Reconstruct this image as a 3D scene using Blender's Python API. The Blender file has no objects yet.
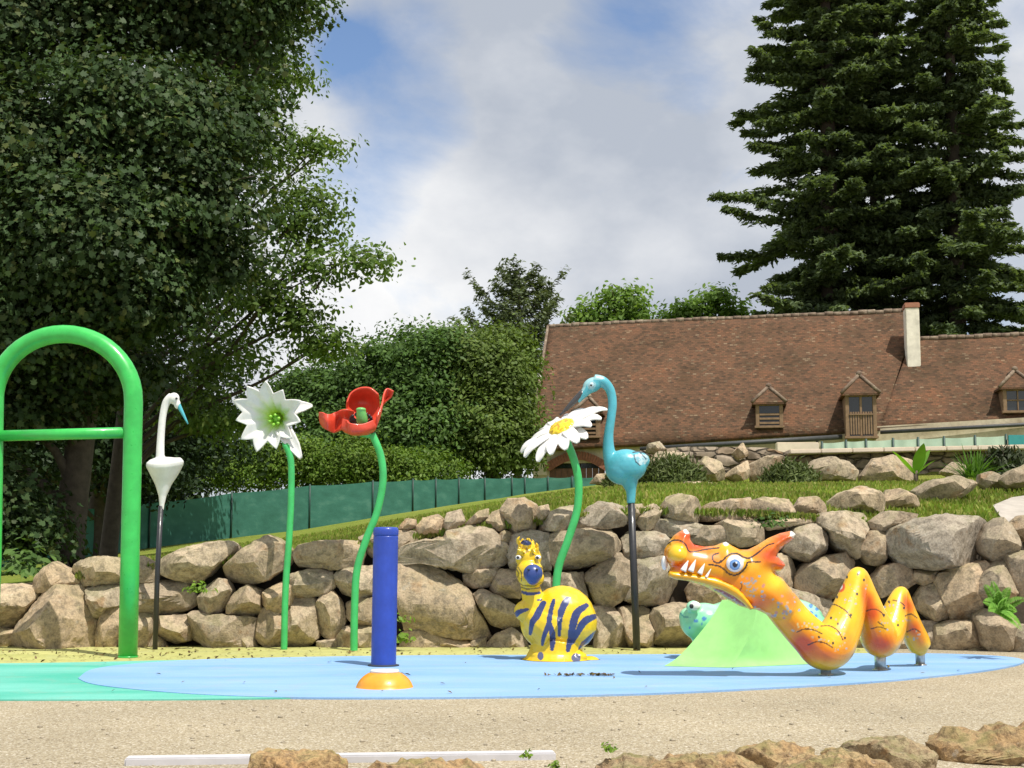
import bpy, bmesh, math, random
import numpy as np
from mathutils import Vector, Matrix, noise as mnoise
from mathutils.geometry import delaunay_2d_cdt

random.seed(7)
RNG = np.random.default_rng(7)
scene = bpy.context.scene
COL = scene.collection

# ------------------------------------------------------------------ camera
F = 1422.0
PITCH = math.radians(6.66)
CAM_H = 0.85
cam_data = bpy.data.cameras.new("camera")
cam_data.sensor_width = 36.0
cam_data.lens = F / 1024.0 * 36.0
cam_data.clip_start = 0.1
cam_data.clip_end = 3000.0
cam = bpy.data.objects.new("camera", cam_data)
cam.location = (0, 0, CAM_H)
cam.rotation_euler = (math.radians(90) + PITCH, 0, 0)
COL.objects.link(cam)
scene.camera = cam

# ------------------------------------------------------------------ light
SUN_TRAVEL = Vector((-0.33, 0.41, -1.0)).normalized()
SUN_EL = math.asin(-SUN_TRAVEL.z)
TO_SUN = -SUN_TRAVEL
SUN_AZ = math.atan2(TO_SUN.x, TO_SUN.y)        # clockwise from +Y
sun_data = bpy.data.lights.new("sun", 'SUN')
sun_data.energy = 4.8
sun_data.angle = math.radians(0.5)
sun_data.color = (1.0, 0.95, 0.86)
sun = bpy.data.objects.new("sun", sun_data)
sun.rotation_euler = SUN_TRAVEL.to_track_quat('-Z', 'Y').to_euler()
sun.location = (6, -6, 14)
COL.objects.link(sun)

world = bpy.data.worlds.new("World")
scene.world = world
world.use_nodes = True
wn = world.node_tree
wn.nodes.clear()
def wnode(t, **kw):
    n = wn.nodes.new(t)
    for k, v in kw.items():
        setattr(n, k, v)
    return n
sky = wnode('ShaderNodeTexSky', sky_type='NISHITA', sun_disc=False)
sky.sun_elevation = SUN_EL
sky.sun_rotation = SUN_AZ
sky.air_density = 1.0
sky.dust_density = 0.6
sky.ozone_density = 1.5
tc = wnode('ShaderNodeTexCoord')
mp = wnode('ShaderNodeMapping')
mp.inputs['Scale'].default_value = (2.2, 2.2, 3.4)
mp.inputs['Location'].default_value = (0.35, 0.1, 0.4)
wn.links.new(tc.outputs['Generated'], mp.inputs['Vector'])
nz = wnode('ShaderNodeTexNoise')
nz.inputs['Scale'].default_value = 2.3
nz.inputs['Detail'].default_value = 9
nz.inputs['Roughness'].default_value = 0.58
nz.inputs['Distortion'].default_value = 0.35
wn.links.new(mp.outputs['Vector'], nz.inputs['Vector'])
nz2 = wnode('ShaderNodeTexNoise')
nz2.inputs['Scale'].default_value = 1.3
nz2.inputs['Detail'].default_value = 7
nz2.inputs['Roughness'].default_value = 0.55
wn.links.new(mp.outputs['Vector'], nz2.inputs['Vector'])
def sky_gap(px, py, r0, r1, amt):
    """clear patches in the cloud deck, given as a direction of the sky"""
    d = Vector(((px-512)/F, 1.0, (384-py)/F))
    d = (Matrix.Rotation(PITCH, 3, 'X') @ d).normalized()
    dot = wnode('ShaderNodeVectorMath', operation='DISTANCE')
    wn.links.new(tc.outputs['Generated'], dot.inputs[0])
    dot.inputs[1].default_value = d
    mr = wnode('ShaderNodeMapRange')
    mr.interpolation_type = 'SMOOTHSTEP'
    mr.inputs[1].default_value = r0
    mr.inputs[2].default_value = r1
    mr.inputs[3].default_value = amt
    mr.inputs[4].default_value = 0.0
    wn.links.new(dot.outputs['Value'], mr.inputs[0])
    return mr.outputs[0]
acc = nz.outputs['Fac']
for g in ((405, 80, 0.0, 0.09, .30), (650, 15, 0.0, 0.09, .24), (372, 185, 0.0, 0.07, .27), (575, 55, 0, .07, .11), (345, 55, 0, .05, .18), (680, 95, 0, .06, .13), (455, 130, 0, .05, .10)):
    s = wnode('ShaderNodeMath', operation='SUBTRACT')
    wn.links.new(acc, s.inputs[0]); wn.links.new(sky_gap(*g), s.inputs[1])
    acc = s.outputs[0]
cr = wnode('ShaderNodeValToRGB')
cr.color_ramp.elements[0].position = 0.20
cr.color_ramp.elements[0].color = (0, 0, 0, 1)
cr.color_ramp.elements[1].position = 0.46
cr.color_ramp.elements[1].color = (1, 1, 1, 1)
wn.links.new(acc, cr.inputs['Fac'])
cc = wnode('ShaderNodeValToRGB')
cc.color_ramp.elements[0].position = 0.38
cc.color_ramp.elements[0].color = (4.2, 4.6, 5.3, 1)
cc.color_ramp.elements[1].position = 0.64
cc.color_ramp.elements[1].color = (8.6, 8.6, 8.6, 1)
wn.links.new(nz2.outputs['Fac'], cc.inputs['Fac'])
skyc = wnode('ShaderNodeMix', data_type='RGBA', blend_type='MULTIPLY')
skyc.inputs[0].default_value = 1.0
skyc.inputs[7].default_value = (1.15, 1.2, 1.3, 1)
wn.links.new(sky.outputs[0], skyc.inputs[6])
mixc = wnode('ShaderNodeMix', data_type='RGBA')
wn.links.new(cr.outputs['Color'], mixc.inputs[0])
wn.links.new(skyc.outputs[2], mixc.inputs[6])
wn.links.new(cc.outputs['Color'], mixc.inputs[7])
bg = wnode('ShaderNodeBackground')
bg.inputs['Strength'].default_value = 0.10
wn.links.new(mixc.outputs[2], bg.inputs['Color'])
wo = wnode('ShaderNodeOutputWorld')
wn.links.new(bg.outputs[0], wo.inputs['Surface'])

scene.view_settings.view_transform = 'Standard'
scene.view_settings.look = 'None'
scene.view_settings.exposure = 0.22
scene.view_settings.gamma = 1.0
scene.view_settings.use_curve_mapping = False
scene.cycles.max_bounces = 8
scene.cycles.transparent_max_bounces = 12

# ------------------------------------------------------------------ helpers
CP, SP = math.cos(PITCH), math.sin(PITCH)
def ray(px, py):
    u = (384.0 - py) / F
    return Vector(((px - 512.0) / F, CP - u * SP, SP + u * CP))
def P(px, py, Y):
    r = ray(px, py)
    t = Y / r.y
    return Vector((r.x * t, Y, CAM_H + r.z * t))
def G(px, py, z=0.0):
    r = ray(px, py)
    t = (z - CAM_H) / r.z
    return Vector((r.x * t, r.y * t, z))
def M(n, Y):
    """metres covered by n pixels at distance Y"""
    return n * Y / F
def to_px(V):
    """world verts (N,3) -> the two profile coordinates used for tracing"""
    V = np.asarray(V, float)
    x, y, z = V[:, 0], V[:, 1], V[:, 2] - CAM_H
    f = y * CP + z * SP
    u = -y * SP + z * CP
    return 512 + F * x / f, 384 - F * u / f

def tag(o, label=None, cat=None, group=None, kind=None):
    if label: o['label'] = label
    if cat: o['category'] = cat
    if group: o['group'] = group
    if kind: o['kind'] = kind
    return o
def thing(name, label, cat, loc, group=None):
    o = bpy.data.objects.new(name, None)
    o.empty_display_size = 0.2
    o.location = loc
    COL.objects.link(o)
    return tag(o, label, cat, group)
def wloc(o):
    v = Vector((0, 0, 0))
    while o is not None:
        v += o.location
        o = o.parent
    return v
def obj(name, V, Fc, mat, parent=None, loc=None, smooth=True, uv=None, col=None):
    """ONE mesh object from world-space verts"""
    V = np.asarray(V, dtype=float).reshape(-1, 3)
    if parent is not None:
        off = wloc(parent)
    elif loc is not None:
        off = Vector(loc)
    else:
        off = Vector((0, 0, 0))
    me = bpy.data.meshes.new(name)
    me.from_pydata((V - np.array(off)).tolist(), [], [tuple(map(int, f)) for f in Fc])
    if uv is not None:
        l = me.uv_layers.new(name='UVMap')
        idx = np.zeros(len(me.loops), dtype=np.int32)
        me.loops.foreach_get('vertex_index', idx)
        l.data.foreach_set('uv', np.asarray(uv, dtype=np.float32)[idx].ravel())
    if col is not None:
        a = me.color_attributes.new('paint', 'FLOAT_COLOR', 'POINT')
        c = np.ones((len(V), 4), dtype=np.float32); c[:, :3] = col
        a.data.foreach_set('color', c.ravel())
    if smooth:
        me.polygons.foreach_set('use_smooth', np.ones(len(me.polygons), dtype=bool))
    if mat: me.materials.append(mat)
    me.update()
    o = bpy.data.objects.new(name, me)
    COL.objects.link(o)
    if parent is not None: o.parent = parent
    elif loc is not None: o.location = off
    return o

class MB:
    """collects boxes, tubes and sheets for one mesh"""
    def __init__(s): s.V = []; s.F = []; s.UV = []
    def add(s, V, Fc):
        n = len(s.V)
        s.V.extend([tuple(v) for v in V]); s.F.extend([tuple(i + n for i in f) for f in Fc])
        return s
    def box(s, c, dx, dy, dz, ax=None):
        """box about centre c; ax = (ex, ey, ez)"""
        ex, ey, ez = ax or (Vector((1,0,0)), Vector((0,1,0)), Vector((0,0,1)))
        c = Vector(c); v = []
        for k in range(8):
            v.append(c + ex*dx*((k&1)-.5) + ey*dy*(((k>>1)&1)-.5) + ez*dz*(((k>>2)&1)-.5))
        return s.add(v, [(0,2,3,1),(4,5,7,6),(0,1,5,4),(2,6,7,3),(0,4,6,2),(1,3,7,5)])
    def bbox(s, c, dx, dy, dz, ax=None, b=0.01):
        """bevelled box"""
        ex, ey, ez = ax or (Vector((1,0,0)), Vector((0,1,0)), Vector((0,0,1)))
        bm = bmesh.new(); bmesh.ops.create_cube(bm, size=1)
        for v in bm.verts: v.co = Vector((v.co.x*dx, v.co.y*dy, v.co.z*dz))
        bmesh.ops.bevel(bm, geom=bm.edges[:], offset=min(b, .45*min(dx,dy,dz)), segments=2, affect='EDGES')
        bm.verts.index_update(); c = Vector(c)
        s.add([c + ex*v.co.x + ey*v.co.y + ez*v.co.z for v in bm.verts], [[v.index for v in f.verts] for f in bm.faces])
        bm.free(); return s
    def tube(s, pts, rad, seg=12, res=0, caps=True, rnd=False):
        V, Fc = tube_mesh(pts, rad, seg, res, caps, rnd)
        return s.add(V, Fc)
    def ell(s, c, r, ax=None, sub=3):
        V, Fc = ell_mesh(c, r, ax, sub); return s.add(V, Fc)
    def build(s, name, mat, parent=None, **k): return obj(name, s.V, s.F, mat, parent, **k)

def catmull(pts, res):
    pts = [np.array(p, float) for p in pts]
    if len(pts) < 3 or res <= 1: return pts
    out = []
    n = len(pts)
    for i in range(n - 1):
        p0 = pts[max(i-1, 0)]; p1 = pts[i]; p2 = pts[i+1]; p3 = pts[min(i+2, n-1)]
        for k in range(res):
            t = k / res
            out.append(.5*((2*p1) + (-p0+p2)*t + (2*p0-5*p1+4*p2-p3)*t*t + (-p0+3*p1-3*p2+p3)*t**3))
    out.append(pts[-1]); return out
def tube_mesh(pts, rad, seg=12, res=0, caps=True, rnd=False):
    if not hasattr(rad, '__len__'): rad = [rad]*len(pts)
    q = [tuple(p)+(r,) for p, r in zip(pts, rad)]
    q = catmull(q, res) if res > 1 else [np.array(a, float) for a in q]
    C = [Vector(a[:3]) for a in q]; R = [max(float(a[3]), 1e-4) for a in q]
    V = []; Fc = []
    n = len(C); up = None
    for i in range(n):
        t = (C[min(i+1,n-1)] - C[max(i-1,0)]).normalized()
        if up is None:
            up = Vector((0,0,1)) if abs(t.z) < .9 else Vector((1,0,0))
        a = t.cross(up).normalized(); b = a.cross(t).normalized(); up = b
        for k in range(seg):
            th = 2*math.pi*k/seg
            V.append(C[i] + (a*math.cos(th) + b*math.sin(th))*R[i])
    for i in range(n-1):
        for k in range(seg):
            Fc.append((i*seg+k, i*seg+(k+1)%seg, (i+1)*seg+(k+1)%seg, (i+1)*seg+k))
    if caps:
        Fc.append(tuple(range(seg))[::-1]); Fc.append(tuple((n-1)*seg+k for k in range(seg)))
    return V, Fc
_ico = {}
def ico(sub):
    if sub not in _ico:
        bm = bmesh.new(); bmesh.ops.create_icosphere(bm, subdivisions=sub, radius=1)
        bm.verts.index_update()
        _ico[sub] = (np.array([v.co[:] for v in bm.verts]), [tuple(v.index for v in f.verts) for f in bm.faces])
        bm.free()
    return _ico[sub]
def ell_mesh(c, r, ax=None, sub=3):
    V, Fc = ico(sub)
    if not hasattr(r, '__len__'): r = (r, r, r)
    A = np.array([v[:] for v in ax]) if ax else np.eye(3)
    return (V*np.array(r)) @ A + np.array(c[:]), Fc
def lathe(prof, c, seg=32):
    """prof = (radius, z) pairs about a vertical axis at c"""
    V = []; Fc = []
    for r, z in prof:
        for k in range(seg):
            th = 2*math.pi*k/seg
            V.append((c[0]+r*math.cos(th), c[1]+r*math.sin(th), c[2]+z))
    for i in range(len(prof)-1):
        for k in range(seg):
            Fc.append((i*seg+k, i*seg+(k+1)%seg, (i+1)*seg+(k+1)%seg, (i+1)*seg+k))
    Fc.append(tuple(range(seg))[::-1]); Fc.append(tuple((len(prof)-1)*seg+k for k in range(seg)))
    return V, Fc
def merged(parts, voxel, smooth=4, fac=0.5):
    """one continuous skin over overlapping solids"""
    mb = MB()
    for V, Fc in parts: mb.add(V, Fc)
    me = bpy.data.meshes.new('tmp'); me.from_pydata(mb.V, [], mb.F); me.update()
    o = bpy.data.objects.new('tmp', me); COL.objects.link(o)
    m = o.modifiers.new('r', 'REMESH'); m.mode = 'VOXEL'; m.voxel_size = voxel
    if smooth:
        m = o.modifiers.new('s', 'SMOOTH'); m.iterations = smooth; m.factor = fac
    dg = bpy.context.evaluated_depsgraph_get()
    ev = o.evaluated_get(dg); m2 = ev.to_mesh()
    V = np.zeros(len(m2.vertices)*3); m2.vertices.foreach_get('co', V)
    Fc = [tuple(p.vertices) for p in m2.polygons]
    ev.to_mesh_clear(); bpy.data.objects.remove(o); bpy.data.meshes.remove(me)
    return V.reshape(-1, 3), Fc
def inflate(poly, Y, T, step=2.0, R=None, back=True, power=.5):
    """solid with the outline poly (profile px) at distance Y, half thickness T metres"""
    pts = []
    n = len(poly)
    for i in range(n):
        a, b = Vector(poly[i]), Vector(poly[(i+1)%n])
        k = max(1, int((b-a).length/step))
        pts += [a.lerp(b, j/k) for j in range(k)]
    nb = len(pts)
    A = np.array([p[:] for p in pts])
    inner = []
    x0, y0 = A.min(0); x1, y1 = A.max(0)
    def inside(x, y):
        c = False; j = nb-1
        for i in range(nb):
            xi, yi = A[i]; xj, yj = A[j]
            if (yi > y) != (yj > y) and x < (xj-xi)*(y-yi)/(yj-yi)+xi: c = not c
            j = i
        return c
    yy = y0
    row = 0
    while yy < y1:
        xx = x0 + (row & 1)*step/2
        while xx < x1:
            if inside(xx, yy) and np.min(np.hypot(A[:,0]-xx, A[:,1]-yy)) > step*.55: inner.append(Vector((xx, yy)))
            xx += step
        yy += step*.87; row += 1
    allp = pts + inner
    res = delaunay_2d_cdt(allp, [(i, (i+1)%nb) for i in range(nb)], [], 1, 1e-5)
    vs, fs = res[0], res[2]
    D = []
    for v in vs:
        D.append(np.min(np.hypot(A[:,0]-v.x, A[:,1]-v.y)))
    D = np.array(D); Rm = R or D.max()
    q = np.clip(D/Rm, 0, 1)
    off = T*np.power(np.clip(1-(1-q)**2, 0, 1), power)
    bd = D < 1e-3
    V = [P(v.x, v.y, Y) + Vector((0, -o, 0)) for v, o in zip(vs, off)]
    Fc = [tuple(f) for f in fs]
    # orient front faces to the viewer
    def nrm(f): return (V[f[1]]-V[f[0]]).cross(V[f[2]]-V[f[0]])
    Fc = [f if nrm(f).y < 0 else f[::-1] for f in Fc]
    m = {}
    nV = len(V)
    for i, v in enumerate(vs):
        if bd[i]: m[i] = i
        else:
            m[i] = len(V); V.append(P(v.x, v.y, Y) + Vector((0, off[i], 0)))
    Fc += [tuple(m[i] for i in f)[::-1] for f in Fc]
    return V, Fc
def seg_dist(px, py, line):
    """distance of points to a polyline, in profile px"""
    d = np.full(px.shape, 1e9)
    for (ax, ay), (bx, by) in zip(line[:-1], line[1:]):
        vx, vy = bx-ax, by-ay; L = vx*vx+vy*vy+1e-9
        t = np.clip(((px-ax)*vx+(py-ay)*vy)/L, 0, 1)
        d = np.minimum(d, np.hypot(px-ax-t*vx, py-ay-t*vy))
    return d
def in_poly(px, py, poly):
    c = np.zeros(px.shape, bool); n = len(poly); j = n-1
    for i in range(n):
        xi, yi = poly[i]; xj, yj = poly[j]
        k = ((yi > py) != (yj > py)) & (px < (xj-xi)*(py-yi)/((yj-yi) or 1e-9)+xi)
        c ^= k; j = i
    return c

# ------------------------------------------------------------------ materials
class NT:
    def __init__(s, name):
        s.m = bpy.data.materials.new(name); s.m.use_nodes = True
        s.t = s.m.node_tree; s.t.nodes.clear()
        s.out = s.n('ShaderNodeOutputMaterial')
        s.b = s.n('ShaderNodeBsdfPrincipled')
        s.l(s.b.outputs[0], s.out.inputs['Surface'])
    def n(s, t, **kw):
        x = s.t.nodes.new(t)
        for k, v in kw.items(): setattr(x, k, v)
        return x
    def l(s, a, b): s.t.links.new(a, b)
    def noise(s, scale, detail=6, rough=.55, coord='Object', vec=None, dist=0, stretch=None):
        n = s.n('ShaderNodeTexNoise')
        n.inputs['Scale'].default_value = scale; n.inputs['Detail'].default_value = detail
        n.inputs['Roughness'].default_value = rough; n.inputs['Distortion'].default_value = dist
        v = vec if vec is not None else s.n('ShaderNodeTexCoord').outputs[coord]
        if stretch:
            mpn = s.n('ShaderNodeMapping'); mpn.inputs['Scale'].default_value = stretch
            s.l(v, mpn.inputs['Vector']); v = mpn.outputs[0]
        s.l(v, n.inputs['Vector'])
        return n.outputs['Fac']
    def ramp(s, fac, stops, interp='LINEAR'):
        r = s.n('ShaderNodeValToRGB'); r.color_ramp.interpolation = interp
        e = r.color_ramp.elements
        while len(e) < len(stops): e.new(.5)
        for x, (p, c) in zip(e, stops):
            x.position = p; x.color = (c if hasattr(c, '__len__') else (c, c, c)) + (1,) if not (hasattr(c, '__len__') and len(c) == 4) else c
        s.l(fac, r.inputs[0]); return r.outputs[0]
    def mix(s, fac, a, b, mode='MIX'):
        m = s.n('ShaderNodeMix', data_type='RGBA', blend_type=mode)
        for i, v in ((0, fac), (6, a), (7, b)):
            if hasattr(v, 'is_linked') or hasattr(v, 'links'): s.l(v, m.inputs[i])
            elif i == 0: m.inputs[0].default_value = v
            else: m.inputs[i].default_value = tuple(v)+(1,) if len(v) == 3 else v
        return m.outputs[2]
    def math(s, op, a, b=0.0):
        m = s.n('ShaderNodeMath', operation=op)
        for i, v in ((0, a), (1, b)):
            if hasattr(v, 'links'): s.l(v, m.inputs[i])
            else: m.inputs[i].default_value = v
        return m.outputs[0]
    def color(s, c):
        if hasattr(c, 'links'): s.l(c, s.b.inputs['Base Color'])
        else: s.b.inputs['Base Color'].default_value = tuple(c)+(1,)
        return s
    def rough(s, r):
        if hasattr(r, 'links'): s.l(r, s.b.inputs['Roughness'])
        else: s.b.inputs['Roughness'].default_value = r
        return s
    def bump(s, h, strength=.5, dist=.02):
        b = s.n('ShaderNodeBump'); b.inputs['Strength'].default_value = strength
        b.inputs['Distance'].default_value = dist
        s.l(h, b.inputs['Height']); s.l(b.outputs[0], s.b.inputs['Normal']); return s

def m_paint(name, c, rough=.32, wear=.12, scale=9, coat=.25, attr=False):
    """gloss paint with faint grime"""
    t = NT(name)
    base = c
    if attr:
        a = t.n('ShaderNodeVertexColor'); a.layer_name = 'paint'; base = a.outputs[0]
    g = t.ramp(t.noise(scale, 8, .6), [(.35, 1-wear*1.6), (.62, 1.0)])
    t.color(t.mix(1.0, base if attr else tuple(c), g, 'MULTIPLY'))
    t.rough(t.ramp(t.noise(scale*3, 5), [(.3, rough*.8), (.7, rough*1.5)]))
    t.b.inputs['Coat Weight'].default_value = coat
    t.b.inputs['Coat Roughness'].default_value = .12
    t.bump(t.noise(scale*6, 3), .03, .002)
    return t.m
def m_leaf(name, cols, trans=.3, rough=.5):
    t = NT(name)
    g = t.n('ShaderNodeNewGeometry')
    stops = [(i/(len(cols)-1), c) for i, c in enumerate(cols)]
    c = t.ramp(g.outputs['Random Per Island'], stops)
    big = t.ramp(t.noise(1.1, 4), [(.32, .6), (.68, 1.35)])
    c = t.mix(1.0, c, big, 'MULTIPLY')
    t.color(c); t.rough(rough)
    t.b.inputs['Specular IOR Level'].default_value = .15
    tr = t.n('ShaderNodeBsdfTranslucent')
    t.l(t.mix(1.0, c, (1.3, 1.35, .55), 'MULTIPLY'), tr.inputs['Color'])
    ms = t.n('ShaderNodeMixShader'); ms.inputs[0].default_value = trans
    t.l(t.b.outputs[0], ms.inputs[1]); t.l(tr.outputs[0], ms.inputs[2])
    t.l(ms.outputs[0], t.out.inputs['Surface'])
    return t.m
def m_rock(name, a, b, dark, moss=0.0, scale=1.0):
    t = NT(name)
    oi = t.n('ShaderNodeObjectInfo')
    tcn = t.n('ShaderNodeTexCoord')
    off = t.n('ShaderNodeVectorMath', operation='MULTIPLY_ADD')
    cmb = t.n('ShaderNodeCombineXYZ')
    for i in range(3): t.l(oi.outputs['Random'], cmb.inputs[i])
    t.l(cmb.outputs[0], off.inputs[0]); off.inputs[1].default_value = (37, 17, 53)
    t.l(tcn.outputs['Object'], off.inputs[2]); v = off.outputs[0]
    n1 = t.noise(3.2*scale, 9, .62, vec=v, dist=.4)
    n2 = t.noise(14*scale, 8, .65, vec=v)
    n3 = t.noise(60*scale, 4, .7, vec=v)
    c = t.ramp(n1, [(.30, a), (.52, b), (.72, tuple(.5*(x+y) for x, y in zip(a, b)))])
    tint = t.ramp(oi.outputs['Random'], [(0, (1.10, .96, .80)), (.25, (.84, .85, .88)), (.5, (1.08, 1.0, .88)), (.75, (.74, .70, .66)), (1, (1.12, .98, .82))])
    c = t.mix(1.0, c, tint, 'MULTIPLY')
    st = t.ramp(n2, [(.38, 1.0), (.54, 0.0)])
    c = t.mix(t.math('MULTIPLY', st, .7), c, dark)
    rust = t.ramp(t.noise(5*scale, 6, .6, vec=v), [(.58, 0.0), (.7, 1.0)])
    c = t.mix(t.math('MULTIPLY', rust, .55), c, (.30, .165, .07))
    lich = t.ramp(t.noise(9*scale, 7, .7, vec=v), [(.62, 0.0), (.68, 1.0)])
    c = t.mix(t.math('MULTIPLY', lich, .35), c, (.5, .48, .42))
    sp = t.ramp(n3, [(.33, .70), (.6, 1.10)])
    c = t.mix(1.0, c, sp, 'MULTIPLY')
    if moss:
        gm = t.n('ShaderNodeNewGeometry'); sx = t.n('ShaderNodeSeparateXYZ'); t.l(gm.outputs['Normal'], sx.inputs[0])
        mm = t.math('MULTIPLY', t.ramp(sx.outputs[2], [(.2, 0.0), (.8, 1.0)]), t.ramp(n1, [(.45, 0.0), (.6, 1.0)]))
        c = t.mix(t.math('MULTIPLY', mm, moss), c, (.13, .15, .04))
    t.color(c).rough(.92)
    t.b.inputs['Specular IOR Level'].default_value = .2
    h = t.math('ADD', t.math('MULTIPLY', n2, .7), t.math('MULTIPLY', n3, .3))
    vo = t.n('ShaderNodeTexVoronoi', feature='DISTANCE_TO_EDGE'); vo.inputs['Scale'].default_value = 4.5*scale
    t.l(v, vo.inputs['Vector'])
    crk = t.ramp(vo.outputs['Distance'], [(0, 0.0), (.03, 1.0)])
    h = t.math('ADD', h, t.math('MULTIPLY', crk, .03))
    t.bump(h, .6, .03)
    return t.m
def m_plain(name, c, rough=.7, var=.2, scale=12, metal=0.0, bumpd=.003):
    t = NT(name)
    g = t.ramp(t.noise(scale, 7, .6), [(.3, 1-var), (.7, 1+var*.5)])
    t.color(t.mix(1.0, tuple(c), g, 'MULTIPLY')).rough(rough)
    t.b.inputs['Metallic'].default_value = metal
    t.bump(t.noise(scale*5, 5), .3, bumpd)
    return t.m
# ------------------------------------------------------------------ terrain
COLS = [-900, 0, 150, 300, 440, 560, 640, 650, 750, 900, 1024, 2000]
DEP  = [13.05, 14, 16, 20, 22.2, 23, 30, 40, 50, 60, 90]
HT = {
 -900: [.50,.50,.50,.48,.46,.45,.45,.5,.6,.8,1.5],
 0:    [.52,.53,.53,.50,.48,.47,.45,.5,.6,.8,1.5],
 150:  [.68,.70,.71,.72,.73,.73,.80,1.0,1.2,1.5,1.9],
 300:  [.80,.86,.90,.98,1.03,1.05,1.2,1.40,1.6,1.8,2.2],
 440:  [.98,1.10,1.20,1.33,1.40,1.42,1.65,2.05,2.35,2.6,3.2],
 560:  [1.12,1.27,1.40,1.62,1.72,1.75,2.05,2.55,2.9,3.2,4.0],
 640:  [1.18,1.36,1.50,1.74,1.84,1.9,2.4,2.8,3.1,3.2,4.2],
 650:  [1.18,1.36,1.50,1.74,1.84,2.3,2.6,2.95,3.1,3.2,4.2],
 750:  [1.16,1.38,1.50,1.75,1.86,2.3,2.6,3.0,3.1,3.2,4.4],
 900:  [1.06,1.24,1.44,1.76,1.88,2.35,2.6,3.0,3.1,3.2,4.6],
 1024: [1.00,1.25,1.48,1.84,1.95,2.38,2.6,3.0,3.1,3.2,4.8],
 2000: [1.00,1.25,1.48,1.84,1.95,2.38,2.6,3.0,3.1,3.2,4.8]}
HTA = np.array([HT[c] for c in COLS])
def land(x, Y):
    c = 512 + F*x/max(Y, 1)
    Yq = min(max(Y, DEP[0]), DEP[-1])
    row = [np.interp(Yq, DEP, HTA[i]) for i in range(len(COLS))]
    return float(np.interp(c, COLS, row))

# resin bound gravel surround, one sheet to the horizon
t = NT('resin_gravel')
tcn = t.n('ShaderNodeTexCoord')
vo = t.n('ShaderNodeTexVoronoi'); vo.inputs['Scale'].default_value = 125
t.l(tcn.outputs['Object'], vo.inputs['Vector'])
sep = t.n('ShaderNodeSeparateColor'); t.l(vo.outputs['Color'], sep.inputs[0])
pc = t.ramp(sep.outputs[0], [(0, (.20,.16,.105)), (.3, (.325,.272,.183)), (.7, (.385,.325,.222)), (.92, (.48,.43,.33)), (1, (.62,.57,.48))])
big = t.ramp(t.noise(.8, 6), [(.3, .84), (.7, 1.08)])
pc = t.mix(1.0, pc, big, 'MULTIPLY')
df = t.ramp(t.noise(2.6, 6, .6), [(.55, 0.0), (.75, .35)])
pc = t.mix(df, pc, (.33,.27,.18))
t.color(pc).rough(.9); t.b.inputs['Specular IOR Level'].default_value = .2
t.bump(vo.outputs['Distance'], .7, .006)
M_GRAVEL = t.m
g = 1500.0
o = obj('ground', [(-g,-60,0),(g,-60,0),(g,g,0),(-g,g,0)], [(0,1,2,3)], M_GRAVEL, smooth=False)
tag(o, kind='structure')

# rubber splash pad: three colours laid as thin sheets
def m_rubber(name, c, c2, leafy=0.0):
    t = NT(name)
    tcn = t.n('ShaderNodeTexCoord')
    n = t.noise(1.1, 7, .6, stretch=(.55, 2.2, 1), dist=.6)
    col = t.mix(t.ramp(n, [(.38, 0.0), (.68, 1.0)]), tuple(c), tuple(c2))
    gr = t.ramp(t.noise(160, 3, .7), [(.3, .82), (.7, 1.1)])
    col = t.mix(1.0, col, gr, 'MULTIPLY')
    d = t.ramp(t.noise(4, 9, .75), [(.52, 0.0), (.68, .36)])
    col = t.mix(d, col, (.32, .33, .27))
    if leafy:
        lf = t.ramp(t.noise(11, 5, .7, stretch=(1, 1.6, 1)), [(.52, 0.0), (.62, leafy)])
        col = t.mix(lf, col, (.2, .16, .06))
    t.color(col).rough(.75)
    t.b.inputs['Specular IOR Level'].default_value = .25
    t.bump(t.noise(120, 3), .35, .004)
    return t.m
M_YEL = m_rubber('yellow_rubber', (.40,.40,.135), (.49,.48,.185), .55)
M_TEAL = m_rubber('teal_rubber', (.07,.40,.30), (.17,.50,.42))
M_BLUE = m_rubber('blue_rubber', (.19,.36,.62), (.27,.43,.69))
def sheet(name, pts, z, mat):
    pts = catmull(pts + [pts[0]], 8)[:-1]
    V = [G(p[0], p[1], 0) for p in pts]
    V = [(v.x, v.y, z) for v in V]
    res = delaunay_2d_cdt([Vector(v[:2]) for v in V], [(i, (i+1) % len(V)) for i in range(len(V))], [], 1, 1e-5)
    fs = [f if (Vector(res[0][f[1]])-Vector(res[0][f[0]])).cross(Vector(res[0][f[2]])-Vector(res[0][f[0]])) > 0 else f[::-1] for f in res[2]]
    Vs = [(p.x, p.y, z) for p in res[0]]; k0 = len(Vs); m_ = len(V)
    Vs += [(v[0], v[1], z) for v in V] + [(v[0], v[1], .0) for v in V]
    fs = list(fs) + [(k0+i, k0+(i+1)%m_, k0+m_+(i+1)%m_, k0+m_+i) for i in range(m_)]
    o = obj(name, Vs, fs, mat, smooth=False)
    return tag(o, kind='structure')
sheet('yellow_play_surface', [(-160,646),(200,644),(500,644),(780,644),(872,649),(880,654),(800,662),(500,668),(100,676),(-160,676)], .004, M_YEL)
sheet('teal_play_surface', [(-260,668),(-100,665.5),(60,663.6),(180,661),(300,659.6),(420,670),(420,690),(330,698),(180,700.5),(0,701),(-160,701),(-260,690)], .008, M_TEAL)
sheet('blue_play_surface', [(78,680),(92,671),(130,665.5),(200,661),(300,658.5),(420,656.8),(540,656.2),(680,655.6),(800,655),(930,654.8),(1000,657.5),(1024,662),(1008,668),(960,675),(870,683.5),(760,690),(640,695.5),(500,698.6),(380,699.6),(280,699),(190,695.5),(120,689.5),(90,685)], .012, M_BLUE)

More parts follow.
